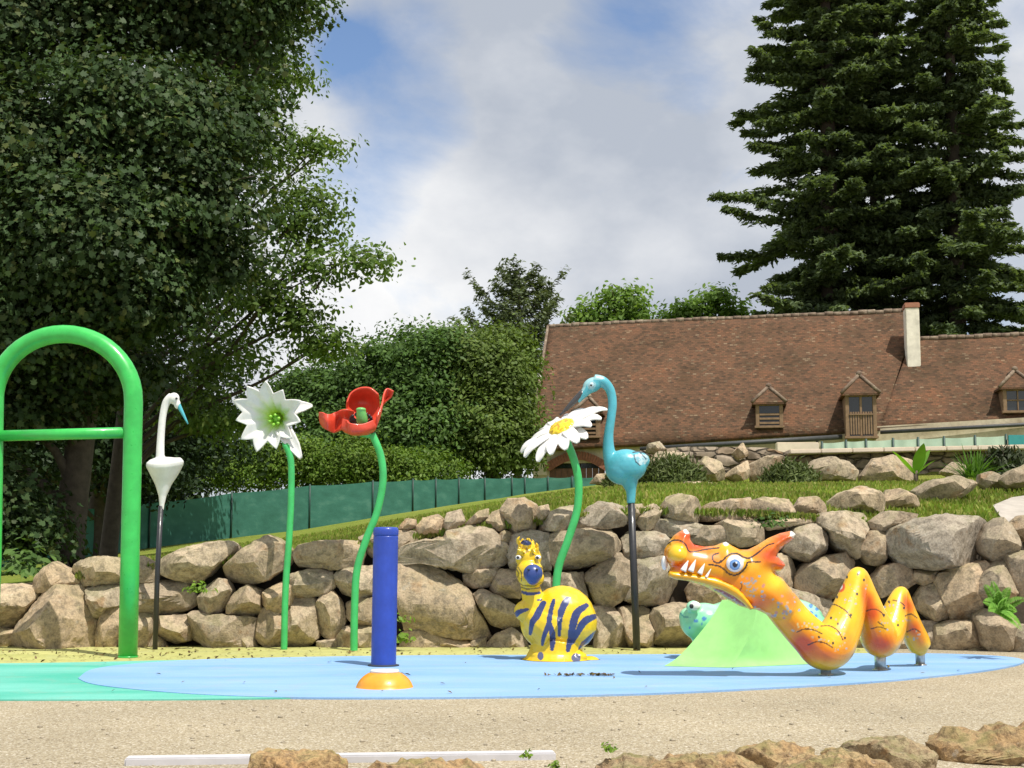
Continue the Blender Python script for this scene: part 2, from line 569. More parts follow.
# lawn and far land behind the boulder wall
t = NT('lawn_grass')
n1 = t.noise(.7, 6, .6)
n2 = t.noise(9, 7, .7)
n3 = t.noise(45, 4, .7, stretch=(1, .4, 1))
c = t.ramp(n1, [(.3, (.14,.21,.028)), (.55, (.20,.245,.04)), (.75, (.28,.27,.075))])
c = t.mix(1.0, c, t.ramp(n2, [(.3, .75), (.7, 1.2)]), 'MULTIPLY')
c = t.mix(1.0, c, t.ramp(n3, [(.3, .7), (.7, 1.25)]), 'MULTIPLY')
dry = t.ramp(t.noise(2.3, 6, .65), [(.58, 0.0), (.72, .6)])
c = t.mix(dry, c, (.24,.19,.085))
t.color(c).rough(.95); t.b.inputs['Specular IOR Level'].default_value = .1
t.bump(n3, .8, .05)
M_LAWN = t.m
M_SOIL = m_plain('dark_soil', (.055,.042,.028), .95, .4, 6, 0, .02)
V = []; Fc = []
cs = list(range(-900, 1100, 25)) + list(range(1100, 2001, 100))
ds = [13.05,13.15,13.35,13.7,14,14.5,15,15.5,16,17,18,19,20,21,22.2,22.6,23,25,27,30,35,40,45,50,55,60,70,90,140,260,600,1400]
for Y in ds:
    for c_ in cs:
        x = (c_-512)/F*Y
        z = land(x, Y)
        if Y > 90: z += (Y-90)*.012
        V.append((x, Y, z + .015*mnoise.noise(Vector((x*1.2, Y*1.2, 0)))))
n = len(cs)
for i in range(len(ds)-1):
    for j in range(n-1):
        Fc.append((i*n+j, i*n+j+1, (i+1)*n+j+1, (i+1)*n+j))
tag(obj('lawn', V, Fc, M_LAWN), kind='structure')
V = []; Fc = []
for i, (Y, k) in enumerate(((12.92,0),(12.97,.55),(13.05,1.0))):
    for c_ in cs:
        x = (c_-512)/F*13.05
        z = land(x, 13.05)
        V.append((x, Y + .1*mnoise.noise(Vector((x*2, k*2, 3))) if k < 1 else Y, -.05 if k == 0 else z*k))
for i in range(2):
    for j in range(n-1):
        Fc.append((i*n+j, i*n+j+1, (i+1)*n+j+1, (i+1)*n+j))
tag(obj('soil_bank', V, Fc, M_SOIL), kind='structure')

# ------------------------------------------------------------------ leaves
def leaf_poly(kind):
    if kind == 'maple':
        p = [(0,-.45),(.22,-.38),(.5,-.16),(.3,-.02),(.48,.28),(.2,.2),(0,.55),(-.2,.2),(-.48,.28),(-.3,-.02),(-.5,-.16),(-.22,-.38)]
    elif kind == 'oval':
        p = [(0,-.5),(.2,-.2),(.24,.1),(0,.5),(-.24,.1),(-.2,-.2)]
    elif kind == 'long':
        p = [(0,-.5),(.13,-.1),(.09,.25),(0,.5),(-.09,.25),(-.13,-.1)]
    elif kind == 'needle':
        p = [(0,-.5),(.2,0),(0,.5),(-.2,0)]
    else:
        p = [(0,-.5),(.35,0),(0,.5),(-.35,0)]
    return np.array(p)
def leaf_obj(name, pts, nrm, size, kind, mat, parent, axis=None, loc=None):
    """many leaves, ONE mesh: the crown of one plant"""
    pts = np.asarray(pts, float); N = len(pts)
    nrm = np.asarray(nrm, float); nrm /= np.linalg.norm(nrm, axis=1, keepdims=True)+1e-9
    r = RNG.normal(size=(N, 3)) if axis is None else np.asarray(axis, float)
    a = r - nrm*np.sum(r*nrm, axis=1, keepdims=True); a /= np.linalg.norm(a, axis=1, keepdims=True)+1e-9
    b = np.cross(nrm, a)
    L = leaf_poly(kind); k = len(L)
    s = np.asarray(size, float).reshape(-1, 1, 1)*np.ones((N, 1, 1))
    fold = np.abs(L[:, 0])*.35
    V = pts[:, None, :] + s*(L[None, :, 0:1]*b[:, None, :] + L[None, :, 1:2]*a[:, None, :] + fold[None, :, None]*nrm[:, None, :])
    V = V.reshape(-1, 3)
    off = np.array(wloc(parent)) if parent is not None else np.array(loc if loc is not None else (0, 0, 0))
    me = bpy.data.meshes.new(name)
    me.vertices.add(N*k); me.vertices.foreach_set('co', (V-off).ravel())
    me.loops.add(N*k); me.loops.foreach_set('vertex_index', np.arange(N*k, dtype=np.int32))
    me.polygons.add(N); me.polygons.foreach_set('loop_start', np.arange(N, dtype=np.int32)*k)
    me.materials.append(mat); me.update(calc_edges=True); me.validate()
    o = bpy.data.objects.new(name, me); COL.objects.link(o)
    if parent is not None: o.parent = parent
    elif loc is not None: o.location = loc
    return o
def lobe_points(lobes, Y0, per, crad, flat=.62, seed=1, shell=.55):
    """leaf positions in clumps through ellipsoid lobes (px, py, dY, rx, ry, clumps)"""
    R = np.random.default_rng(seed)
    PT = []; NR = []
    for (px, py, dY, rx, ry, nc) in lobes:
        Y = Y0 + dY; c = np.array(P(px, py, Y)); mx, mz = M(rx, Y), M(ry, Y); my = min(mx, mz*1.3)
        d = R.normal(size=(nc, 3)); d /= np.linalg.norm(d, axis=1, keepdims=True)
        rr = shell + (1-shell)*R.random((nc, 1))**.6
        rr *= 1 + .27*R.normal(size=(nc, 1)).clip(-1.5, 1.2)
        cc = c + d*rr*np.array([mx, my, mz])
        for q, dd in zip(cc, d):
            m = max(2, int(per*(.5+R.random())))
            cr = crad*(.6+.8*R.random())
            o = R.normal(size=(m, 3)).clip(-1.7, 1.7)*np.array([1, 1, flat])*cr
            PT.append(q + o)
            nn = dd*.5 + np.array([0, 0, .55]) + R.normal(size=(m, 3))*.5 + o/cr*.25
            NR.append(nn)
    return np.concatenate(PT), np.concatenate(NR)
M_BARK = m_plain('dark_bark', (.075,.06,.045), .95, .4, 9, 0, .03)
M_BARK2 = m_plain('brown_bark', (.15,.115,.085), .95, .35, 9, 0, .03)
def limbs(root, base, ends, r0, mat, name='limb', seed=3, seg=8):
    R = random.Random(seed)
    mb = MB()
    for s, e, r in ends:
        s = Vector(s); e = Vector(e); L = (e-s).length
        m1 = s.lerp(e, .35) + Vector((R.uniform(-.08,.08)*L, R.uniform(-.08,.08)*L, R.uniform(.02,.14)*L))
        m2 = s.lerp(e, .7) + Vector((R.uniform(-.08,.08)*L, R.uniform(-.08,.08)*L, R.uniform(0,.12)*L))
        mb.tube([s, m1, m2, e], [r, r*.72, r*.45, r*.15], seg, 4)
    return mb.build(name, mat, root)
def broad_tree(name, label, cat, Y, base_px, top_py, lobes, per, crad, lsize, kind, mat, r0, group=None, bark=None, seed=1, lean=0, limb_n=None, shell=.5, lsv=.35, flat=.62):
    bx = (base_px-512)/F*Y
    b = Vector((bx, Y, land(bx, Y)-.05))
    root = thing(name, label, cat, b, group)
    bark = bark or M_BARK
    top = P(base_px+lean, top_py, Y)
    mid = b.lerp(top, .5) + Vector((.04*(top.z-b.z), 0, 0))
    tv, tf = tube_mesh([b, b+Vector((0,0,.25*r0)), b+Vector((0,0,2.5*r0)), mid, top], [r0*1.7, r0*1.35, r0, r0*.7, r0*.15], 14, 5)
    obj('trunk', tv, tf, bark, root)
    R = random.Random(seed)
    ends = []
    for (px, py, dY, rx, ry, nc) in lobes:
        c = P(px, py, Y+dY)
        tz = min(max(b.z + (c.z-b.z)*R.uniform(.35,.6), b.z+.2), top.z)
        k = (tz-b.z)/max(top.z-b.z, .1)
        s = b.lerp(mid, min(k*2, 1)) if k < .5 else mid.lerp(top, (k-.5)*2)
        ends.append((s, c, r0*.42*(1-.5*k)))
        for q in range(3 if limb_n is None else limb_n):
            d = Vector((R.gauss(0,1)*M(rx,Y), R.gauss(0,.6)*M(rx,Y), R.gauss(.2,.8)*M(ry,Y)))*.6
            ends.append((s.lerp(c, R.uniform(.55,.9)), c+d, r0*.16))
    limbs(root, b, ends, r0, bark, 'limb', seed)
    pt, nr = lobe_points(lobes, Y, per, crad, seed=seed, shell=shell, flat=flat)
    keep = pt[:, 2] > np.array([b.z+.05])
    pt, nr = pt[keep], nr[keep]
    sz = lsize*(1-lsv+2*lsv*np.random.default_rng(seed+9).random(len(pt)))
    leaf_obj('crown', pt, nr, sz, kind, mat, root)
    return root

L_MAPLE = m_leaf('maple_leaf', [(.03,.058,.02),(.038,.07,.024),(.046,.082,.028),(.036,.066,.025),(.056,.095,.028),(.046,.074,.03),(.10,.12,.035)], .25)
L_LIGHT = m_leaf('walnut_leaf', [(.085,.15,.036),(.11,.18,.042),(.13,.20,.048),(.09,.155,.04),(.16,.21,.055)], .4)
L_HEDGE = m_leaf('hedge_leaf', [(.085,.16,.022),(.115,.195,.028),(.15,.225,.036),(.10,.165,.026)], .32)
L_BUSH = m_leaf('laurel_leaf', [(.058,.115,.028),(.075,.14,.034),(.098,.17,.04),(.065,.12,.032)], .3)
L_BUSH2 = m_leaf('yew_leaf', [(.08,.13,.028),(.105,.16,.033),(.135,.185,.044),(.09,.14,.032)], .3)
L_FAR = m_leaf('lime_leaf', [(.11,.20,.04),(.14,.235,.045),(.17,.265,.055),(.12,.21,.04)], .42)
L_FIR = m_leaf('fir_needle', [(.075,.112,.052),(.095,.135,.06),(.115,.158,.07),(.13,.172,.076),(.082,.118,.055)], .38, .6)
L_CED = m_leaf('cypress_needle', [(.085,.115,.06),(.105,.135,.07),(.13,.155,.085)], .3, .6)
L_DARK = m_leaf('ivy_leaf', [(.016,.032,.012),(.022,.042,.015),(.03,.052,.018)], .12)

# big dark maple at the left edge
broad_tree('maple_tree', 'huge dark maple filling the top left corner, its trunk behind the green arch', 'tree', 20.0, 72, -60,
  [(-40,60,0,120,100,66),(60,20,-.6,100,75,64),(165,0,0,80,62,74),(40,150,-1.3,110,75,114),(150,112,-1.0,80,66,84),(235,25,.3,46,42,30),(278,0,.3,28,28,12),
   (-40,240,-.8,110,80,90),(80,245,-1.7,100,64,112),(182,200,-1.2,64,56,72),(228,125,-.3,38,40,26),(20,330,-1.2,95,48,70),(120,300,-1.5,74,46,68),(196,262,-.8,38,32,26),
   (10,410,-.6,75,40,45),(100,370,.2,70,40,42),(-40,-40,0,130,80,46),(110,-60,0,130,70,46),(-120,420,0,90,80,60),(-10,510,-1.2,36,42,30),(20,545,-1.4,22,26,12)],
  150, .33, .080, 'maple', L_MAPLE, .22, seed=11, shell=.30, flat=.34, lsv=.5)
# lighter sunlit tree to its right
broad_tree('walnut_tree', 'lighter sunlit tree with airy leaf sprays against the sky, right of the dark maple', 'tree', 23.0, 112, 120,
  [(285,60,0,34,40,24),(262,150,-.3,45,50,46),(318,145,-.3,24,16,14),(300,215,-.4,40,42,38),(262,290,-.4,52,42,54),(315,262,-.6,30,26,16),(368,262,-.7,24,14,15),(305,320,-.3,38,24,24),
   (225,360,.2,50,34,38),(322,345,-.3,26,14,22),(200,410,.3,40,34,36),(282,20,0,34,28,20),(325,200,-.3,22,20,10),(255,85,.2,40,36,40),(225,60,.5,40,36,30),(240,420,.5,22,24,14)],
  44, .23, .095, 'oval', L_LIGHT, .14, seed=5, bark=M_BARK, shell=.25, limb_n=1, flat=.45, lsv=.5)
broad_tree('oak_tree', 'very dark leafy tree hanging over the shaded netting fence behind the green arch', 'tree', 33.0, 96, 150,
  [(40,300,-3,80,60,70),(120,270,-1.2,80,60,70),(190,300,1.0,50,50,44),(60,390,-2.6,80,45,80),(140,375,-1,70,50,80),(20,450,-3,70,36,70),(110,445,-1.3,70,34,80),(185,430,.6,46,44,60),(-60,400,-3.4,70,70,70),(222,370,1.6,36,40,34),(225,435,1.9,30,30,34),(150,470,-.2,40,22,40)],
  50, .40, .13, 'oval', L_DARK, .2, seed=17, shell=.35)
# hedge and shrubs behind the netting fence
def shrub(name, label, cat, Y, base_px, lobes, per, crad, ls, kind, mat, group=None, seed=1, shell=.6):
    bx = (base_px-512)/F*Y
    b = Vector((bx, Y, land(bx, Y)))
    root = thing(name, label, cat, b, group)
    mb = MB(); R = random.Random(seed)
    for (px, py, dY, rx, ry, nc) in lobes:
        c = P(px, py, Y+dY); f = Vector((c.x+R.uniform(-.1,.1), c.y, land(c.x, c.y)-.05))
        for q in range(3):
            e = c + Vector((R.uniform(-1,1)*M(rx,Y)*.6, R.uniform(-.3,.3), R.uniform(.1,.8)*M(ry,Y)))
            rr = max(.012, M(rx, Y)*.03)
            mb.tube([f, f.lerp(e,.5)+Vector((R.uniform(-.1,.1)*M(rx,Y),0,0)), e], [rr, rr*.7, rr*.2], 6, 3)
    mb.build('stem', M_BARK, root)
    pt, nr = lobe_points(lobes, Y, per, crad, seed=seed, shell=shell)
    gz = np.array([land(p[0], p[1]) for p in pt]) if len(pt) < 4000 else np.full(len(pt), b.z-1)
    k = pt[:, 2] > gz+.01
    leaf_obj('foliage', pt[k], nr[k], ls*(.65+.7*np.random.default_rng(seed).random(k.sum())), kind, mat, root)
    return root
hl = []
for i, px in enumerate(range(150, 445, 22)):
    hl.append((px, 474 - 10*math.exp(-((px-290)/90)**2), .2*math.sin(i*2.1), 24, 26 if px < 380 else 20, 52))
shrub('clipped_hedge', 'long bright yellow-green hedge along the back of the netting fence', 'hedge', 47.0, 300, hl, 64, .24, .12, 'oval', L_HEDGE, seed=21)
broad_tree('laurel_tree', 'broad dense dark green bushy tree behind the red poppy', 'tree', 54.0, 370, 380,
  [(330,400,0,40,36,90),(375,385,-.5,45,34,110),(420,375,-.6,45,40,130),(345,440,-1.2,55,34,110),(410,430,-1.5,55,40,140),(300,395,.5,24,24,40),(440,350,-.3,26,16,40)],
  84, .42, .19, 'oval', L_BUSH, .3, seed=31, shell=.6)
broad_tree('yew_tree', 'tall yellowish-green bushy tree against the left end of the tiled roof', 'tree', 54.5, 490, 350,
  [(470,372,-.5,42,36,120),(500,395,-.8,30,42,100),(480,435,-1.5,44,40,130),(455,350,0,26,18,45),(512,362,.3,22,30,50),(510,445,-1.2,22,34,60),(497,345,.4,18,14,22)],
  84, .42, .185, 'oval', L_BUSH2, .3, seed=33, shell=.6)
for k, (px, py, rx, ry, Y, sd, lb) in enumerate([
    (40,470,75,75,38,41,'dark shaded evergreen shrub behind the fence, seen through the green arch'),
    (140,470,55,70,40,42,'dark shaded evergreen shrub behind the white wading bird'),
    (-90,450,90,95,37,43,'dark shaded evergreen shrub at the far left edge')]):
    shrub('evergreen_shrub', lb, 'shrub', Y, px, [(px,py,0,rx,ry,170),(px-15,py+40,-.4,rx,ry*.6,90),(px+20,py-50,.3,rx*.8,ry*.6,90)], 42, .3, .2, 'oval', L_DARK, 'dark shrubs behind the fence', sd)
# pale trees beyond the ridge of the roof
broad_tree('lime_tree', 'pale green thin-topped tree showing above the left half of the roof ridge', 'tree', 92.0, 612, 285,
  [(630,305,0,22,22,42),(598,318,0,26,14,32),(612,296,0,10,10,7),(640,325,0,24,14,30),(580,322,0,14,8,12),(612,340,0,40,20,40)], 30, .50, .36, 'oval', L_FAR, .3, 'trees beyond the roof', seed=51)
broad_tree('lime_tree', 'pale green wide low tree beyond the roof ridge, left of the tall conifers', 'tree', 90.0, 705, 300,
  [(690,314,0,24,10,30),(720,307,0,22,15,32),(743,318,0,14,8,14),(716,294,0,8,8,7),(672,318,0,12,6,8),(708,335,0,38,16,36)], 30, .50, .36, 'oval', L_FAR, .3, 'trees beyond the roof', seed=53)

# ------------------------------------------------------------------ conifers
def conifer(name, label, Y, px, base_z, top_py, Lmax, seed, mat, group, nwh=46, prof=None, start=.12, card=.42, twig=1.0, up=.12, r0=None, cards=6, rdens=1.0):
    R = np.random.default_rng(seed)
    top = P(px, top_py, Y); bx = top.x
    b = Vector((bx, Y, base_z))
    H = top.z-base_z
    root = thing(name, label, 'tree', b, group)
    r0 = r0 or H*.013
    tv, tf = tube_mesh([b, b+Vector((0,0,H*.3)), b+Vector((.1,0,H*.7)), top], [r0*1.2, r0, r0*.6, .03], 12, 5)
    mb = MB(); mb.add(tv, tf); PT = []; AX = []; NR = []
    for i in range(nwh):
        f = start + (1-start)*(i+R.uniform(-.35,.35))/nwh
        if f >= .995: continue
        z = base_z + H*f
        L0 = Lmax*(prof(f) if prof else (1-f)**.75)
        nb = int(R.integers(4, 8))
        a0 = R.uniform(0, 6.28)
        for j in range(nb):
            if R.random() > rdens: continue
            a = a0 + 6.283*j/nb + R.uniform(-.35,.35)
            L = L0*R.uniform(.5, 1.08)
            if L < .25: continue
            d = np.array([math.cos(a), math.sin(a), 0]); sd = np.array([-d[1], d[0], 0])
            s0 = np.array([bx+.1*f, Y, z]); dr = R.uniform(.04, .46)
            pts = []
            for t_ in np.linspace(0, 1, 6):
                pts.append(s0 + d*L*t_ + np.array([0,0,1])*L*(-dr*t_*1.2 + (up+.16)*t_*t_) + sd*L*.08*math.sin(3*t_+j))
            rb = max(.02, .011*L + .01)
            mb.tube(pts, [rb, rb*.8, rb*.62, rb*.45, rb*.3, rb*.12], 5)
            n = int(8 + L*7*twig)
            ts = R.uniform(.04, 1.0, n)**.85
            for t_ in ts:
                k = t_*5; i0 = min(int(k), 4); p = pts[i0] + (pts[i0+1]-pts[i0])*(k-i0)
                side = R.choice([-1, 1])
                tl = (.22 + .5*(1-t_)*L*.35 + .2*R.random())*1.0
                tl = min(tl, 1.3)
                td = d*R.uniform(.4,1.0) + sd*side*R.uniform(.3,1.0) + np.array([0,0,R.uniform(-.35,.25)])
                td /= np.linalg.norm(td)
                m = cards
                q = p + td*np.linspace(.1, 1, m)[:, None]*tl + R.normal(size=(m,3))*.08
                PT.append(q)
                AX.append(td + R.normal(size=(m,3))*.35 + np.array([0,0,-.12]))
                nn = np.array([0,0,1.0]) + R.normal(size=(m,3))*.55 + d*.25
                NR.append(nn)
    mb.build('trunk', M_BARK, root)
    PT = np.concatenate(PT); AX = np.concatenate(AX); NR = np.concatenate(NR)
    leaf_obj('crown', PT, NR, card*(.6+.8*R.random(len(PT))), 'needle', mat, root, axis=AX)
    return root
pf = lambda f: min(1.0, (1.02-f)*1.7)**.7 * (.88 + .10*math.sin(f*34) + .05*math.sin(f*71+1))
GF = 'tall conifers behind the house'
conifer('fir_tree', 'tall dark conifer on the left of the trio behind the house, branches reaching left', 78, 818, 3.0, -190, 7.0, 61, L_FIR, GF, prof=pf, nwh=52, cards=13, card=.38, twig=2.0, up=.03)
conifer('fir_tree', 'tall dark conifer in the middle of the trio behind the house', 81, 866, 3.0, -150, 5.0, 62, L_FIR, GF, prof=pf, nwh=52, cards=13, card=.38, twig=1.9, up=.03)
conifer('fir_tree', 'tall dark conifer on the right of the trio behind the house, behind the chimney', 77, 942, 3.0, -110, 6.6, 63, L_FIR, GF, prof=pf, nwh=48, cards=13, card=.38, twig=1.85, up=.03)
conifer('cypress_tree', 'grey-green feathery conifer with upswept tips, behind the left roof end', 74, 518, 2.8, 274, 3.6, 64, L_CED, None, nwh=30, card=.26, twig=1.2, rdens=.75, prof=lambda f: .35+.9*(f>.3)*math.sin(min(1,(1.06-f)*1.25)*1.57), start=.3, up=.75, cards=9, r0=.16)

# ------------------------------------------------------------------ netting fence
t = NT('green_netting')
n = t.noise(2.2, 7, .6, stretch=(.5,1,2))
c = t.ramp(n, [(.3, (.03,.135,.10)), (.55, (.045,.18,.135)), (.75, (.09,.24,.185))])
wv = t.n('ShaderNodeTexChecker'); wv.inputs['Scale'].default_value = 160
t.l(t.n('ShaderNodeTexCoord').outputs['Object'], wv.inputs['Vector'])
wv.inputs[1].default_value = (.88,.88,.88,1); wv.inputs[2].default_value = (1.1,1.1,1.1,1)
c = t.mix(1.0, c, wv.outputs['Color'], 'MULTIPLY')
t.color(c).rough(.75)
tr = t.n('ShaderNodeBsdfTranslucent'); t.l(c, tr.inputs['Color'])
ms = t.n('ShaderNodeMixShader'); ms.inputs[0].default_value = .25
t.l(t.b.outputs[0], ms.inputs[1]); t.l(tr.outputs[0], ms.inputs[2]); t.l(ms.outputs[0], t.out.inputs['Surface'])
M_NET = t.m
M_POST = m_plain('dark_green_metal', (.012,.045,.035), .5, .2, 20)
FP = [(-130,30.5,511),(-30,30.5,511.5),(30,31.5,511),(85,32.5,509),(150,34.5,503),(232,37,493),(310,40,485.5),(373,42,481.5),(413,43.5,479.8),(436,44.5,479),(459,45.5,478.5),(485,46.5,478),(512,47.5,477.5),(525,48,477.5),(548,48.6,477.2),(572,49.2,477),(600,50,477)]
fb = P(FP[5][0], FP[5][2], FP[5][1]); fb.z = land(fb.x, fb.y)
fence = thing('netting_fence', 'long fence of dark posts hung with green windbreak netting across the lawn', 'fence', fb)
tops = []
for px, Y, py in FP:
    tp = P(px, py, Y); gz = land(tp.x, tp.y)
    tops.append((tp, gz))
    obj('post', *tube_mesh([(tp.x, tp.y, gz-.2), (tp.x, tp.y, tp.z+.04)], .026, 8), M_POST, fence)
for (a, ga), (b, gb) in zip(tops[:-1], tops[1:]):
    V = []; Fc = []
    nx, nzv = 14, 6
    for i in range(nx+1):
        u = i/nx
        top_z = a.z*(1-u)+b.z*u - .03*math.sin(math.pi*u)
        bz = ga*(1-u)+gb*u - .12
        for k in range(nzv+1):
            v = k/nzv
            x = a.x*(1-u)+b.x*u; y = a.y*(1-u)+b.y*u + .075
            y += -.02 - .035*math.sin(math.pi*u)*mnoise.noise(Vector((x*1.3, v*2, 5)))
            V.append((x, y, bz*(1-v)+top_z*v))
    for i in range(nx):
        for k in range(nzv):
            Fc.append((i*(nzv+1)+k, (i+1)*(nzv+1)+k, (i+1)*(nzv+1)+k+1, i*(nzv+1)+k+1))
    obj('netting_panel', V, Fc, M_NET, fence)

# ------------------------------------------------------------------ house
def plane_of(a, b, c):
    n = (b-a).cross(c-a).normalized(); return a, n
RA, RB, RC = P(548,326,62), P(908,310,59.5), P(529,450,57)
RP, RN = plane_of(RA, RB, RC)
if RN.y > 0: RN = -RN
def onroof(px, py, lift=0.0):
    r = ray(px, py); o_ = Vector((0,0,CAM_H))
    t_ = (RP-o_).dot(RN)/r.dot(RN)
    return o_ + r*t_ + RN*lift
EX = (RB-RA); EX.z = 0; EX.normalize()            # along the front
EN = Vector((EX.y, -EX.x, 0));                      # towards the viewer
if EN.y > 0: EN = -EN
UZ = Vector((0,0,1))
t = NT('roof_tiles')
uvn = t.n('ShaderNodeUVMap')
br = t.n('ShaderNodeTexBrick')
br.inputs['Scale'].default_value = 1.0
br.inputs['Brick Width'].default_value = .17; br.inputs['Row Height'].default_value = .10
br.inputs['Mortar Size'].default_value = .012; br.inputs['Mortar Smooth'].default_value = .2
br.offset = .5
br.inputs['Color1'].default_value = (0,0,0,1); br.inputs['Color2'].default_value = (1,1,1,1)
br.inputs['Mortar'].default_value = (.5,.5,.5,1); br.inputs['Bias'].default_value = 0
t.l(uvn.outputs[0], br.inputs['Vector'])
tile = t.ramp(br.outputs['Color'], [(0,(.07,.047,.033)),(.2,(.105,.064,.042)),(.5,(.134,.076,.048)),(.75,(.168,.088,.054)),(.92,(.118,.076,.049)),(1,(.225,.165,.112))])
patch = t.ramp(t.noise(.45, 8, .7, vec=uvn.outputs[0]), [(.32,(.52,.56,.5)),(.5,(.92,.9,.86)),(.68,(1.22,1.04,.9))])
c = t.mix(1.0, tile, patch, 'MULTIPLY')
lich = t.ramp(t.noise(6, 7, .75, vec=uvn.outputs[0]), [(.52,0.0),(.66,.65)])
c = t.mix(lich, c, (.085,.062,.032))
sp = t.ramp(t.noise(9, 6, .7, vec=uvn.outputs[0]), [(.66,0.0),(.72,.5)])
c = t.mix(sp, c, (.42,.36,.28))
c = t.mix(t.math('MULTIPLY', br.outputs['Fac'], .3), c, (.05,.035,.025))
t.color(c).rough(.92); t.b.inputs['Specular IOR Level'].default_value = .15
t.bump(t.math('ADD', br.outputs['Color'], t.noise(8, 6, vec=uvn.outputs[0])), .9, .03)
M_ROOF = t.m
t = NT('ridge_mortar'); n = t.noise(3, 6, .7)
t.color(t.ramp(n, [(.38,(.11,.07,.05)),(.55,(.20,.15,.105)),(.7,(.36,.30,.225))])).rough(.95); t.bump(n, .8, .04); M_RIDGE = t.m
t = NT('cream_plaster'); n = t.noise(.9, 8, .65); n2 = t.noise(5, 7, .7)
c = t.ramp(n, [(.3,(.36,.29,.19)),(.5,(.55,.47,.34)),(.7,(.62,.55,.42))])
c = t.mix(1.0, c, t.ramp(n2, [(.3,.75),(.7,1.08)]), 'MULTIPLY')
t.color(c).rough(.93); t.bump(n2, .4, .015); M_PLAST = t.m
M_CREAM = m_plain('cream_render', (.68,.58,.46), .9, .15, 4)
M_OAK = m_plain('oak_wood', (.24,.15,.085), .75, .3, 7)
M_BRICK = m_plain('red_brick', (.30,.12,.075), .9, .35, 8)
M_BROWN = m_plain('brown_boards', (.16,.075,.05), .7, .3, 6)
M_ZINC = m_plain('zinc', (.06,.062,.065), .6, .25, 8, .3)
t = NT('window_glass'); t.color((.015,.02,.024)).rough(.08); t.b.inputs['Specular IOR Level'].default_value = .7
M_GLASS = t.m
M_CHIM = m_plain('chimney_render', (.74,.69,.58), .92, .25, 3)
M_POT = m_plain('terracotta', (.36,.16,.10), .85, .25, 8)

hb = onroof(700, 447); hb.z = 2.6
house = thing('farmhouse', 'long old house with brown tiled roof, small dormers and a pale chimney', 'house', hb)
def roof_grid(name, corners, parent, mat, nx=40, nz_=14, thick=.16, sag=.0, sd=0):
    """tiled slope: corners tl, tr, br, bl; gently uneven"""
    tl, tr, br_, bl = corners
    V = []; UV = []; Fc = []
    for side in (0, 1):
        for j in range(nz_+1):
            v = j/nz_
            for i in range(nx+1):
                u = i/nx
                p = tl.lerp(tr, u).lerp(bl.lerp(br_, u), v)
                w = .06*mnoise.noise(Vector((p.x*.35, p.z*.5, 2+sd))) - sag*.5*math.sin(math.pi*u)*math.sin(math.pi*v)
                q = p + RN*(w - side*thick)
                V.append(q)
                UV.append(((p-RA).dot(EX), (p-RA).dot((RC-RA - EX*(RC-RA).dot(EX)).normalized())))
    n = (nx+1)*(nz_+1)
    for j in range(nz_):
        for i in range(nx):
            a = j*(nx+1)+i
            Fc.append((a, a+nx+1, a+nx+2, a+1)); Fc.append((n+a, n+a+1, n+a+nx+2, n+a+nx+1))
    for i in range(nx):
        Fc.append((i, i+1, n+i+1, n+i)); a = nz_*(nx+1)+i; Fc.append((a, n+a, n+a+1, a+1))
    for j in range(nz_):
        a = j*(nx+1); Fc.append((a, n+a, n+a+nx+1, a+nx+1)); a += nx; Fc.append((a, a+nx+1, n+a+nx+1, n+a))
    return obj(name, V, Fc, mat, parent, uv=UV)
m_tl, m_tr, m_br, m_bl = RA, onroof(918,310), onroof(846,431), onroof(529,450)
roof = roof_grid('roof', (m_tl, m_tr, onroof(880,429), m_bl), house, M_ROOF)
w_tl, w_tr, w_br, w_bl = onroof(912,338.5), onroof(1110,331), onroof(1110,416), onroof(879,427.6)
roof_grid('roof', (w_tl, w_tr, w_br, w_bl), house, M_ROOF)
# far slopes, so that the roof has a back
def back(a, b, depth, drop):
    return [a, b, b - EN*depth - UZ*drop, a - EN*depth - UZ*drop]
for a, b in ((m_tl, m_tr), (w_tl, w_tr)):
    dpt = abs((RC-RA).dot(EN)); dz = RA.z-RC.z
    q = back(a - RN*.05, b - RN*.05, dpt, dz)
    obj('back_roof', q + [p - UZ*.15 for p in q], [(0,1,2,3),(7,6,5,4),(0,4,5,1),(1,5,6,2),(2,6,7,3),(3,7,4,0)], M_ROOF, house, smooth=False, uv=[(0,0),(12,0),(12,6),(0,6)]*2)
def ridge(a, b, nm):
    mb = MB(); n = int((b-a).length/.35); R = random.Random(4)
    for i in range(n):
        p = a.lerp(b, i/n); q = a.lerp(b, (i+.97)/n)
        dz = UZ*R.uniform(.0,.035)
        mb.tube([p+dz-UZ*.03, q+dz-UZ*.03], .105*R.uniform(.85,1.1), 8)
    return mb.build(nm, M_RIDGE, house)
ridge(m_tl, m_tr, 'ridge_tiles'); ridge(w_tl, w_tr, 'ridge_tiles')
mb = MB(); mb.tube([m_tl + RN*.01, m_bl + RN*.01], .06, 8); mb.build('verge_mortar', M_RIDGE, house)
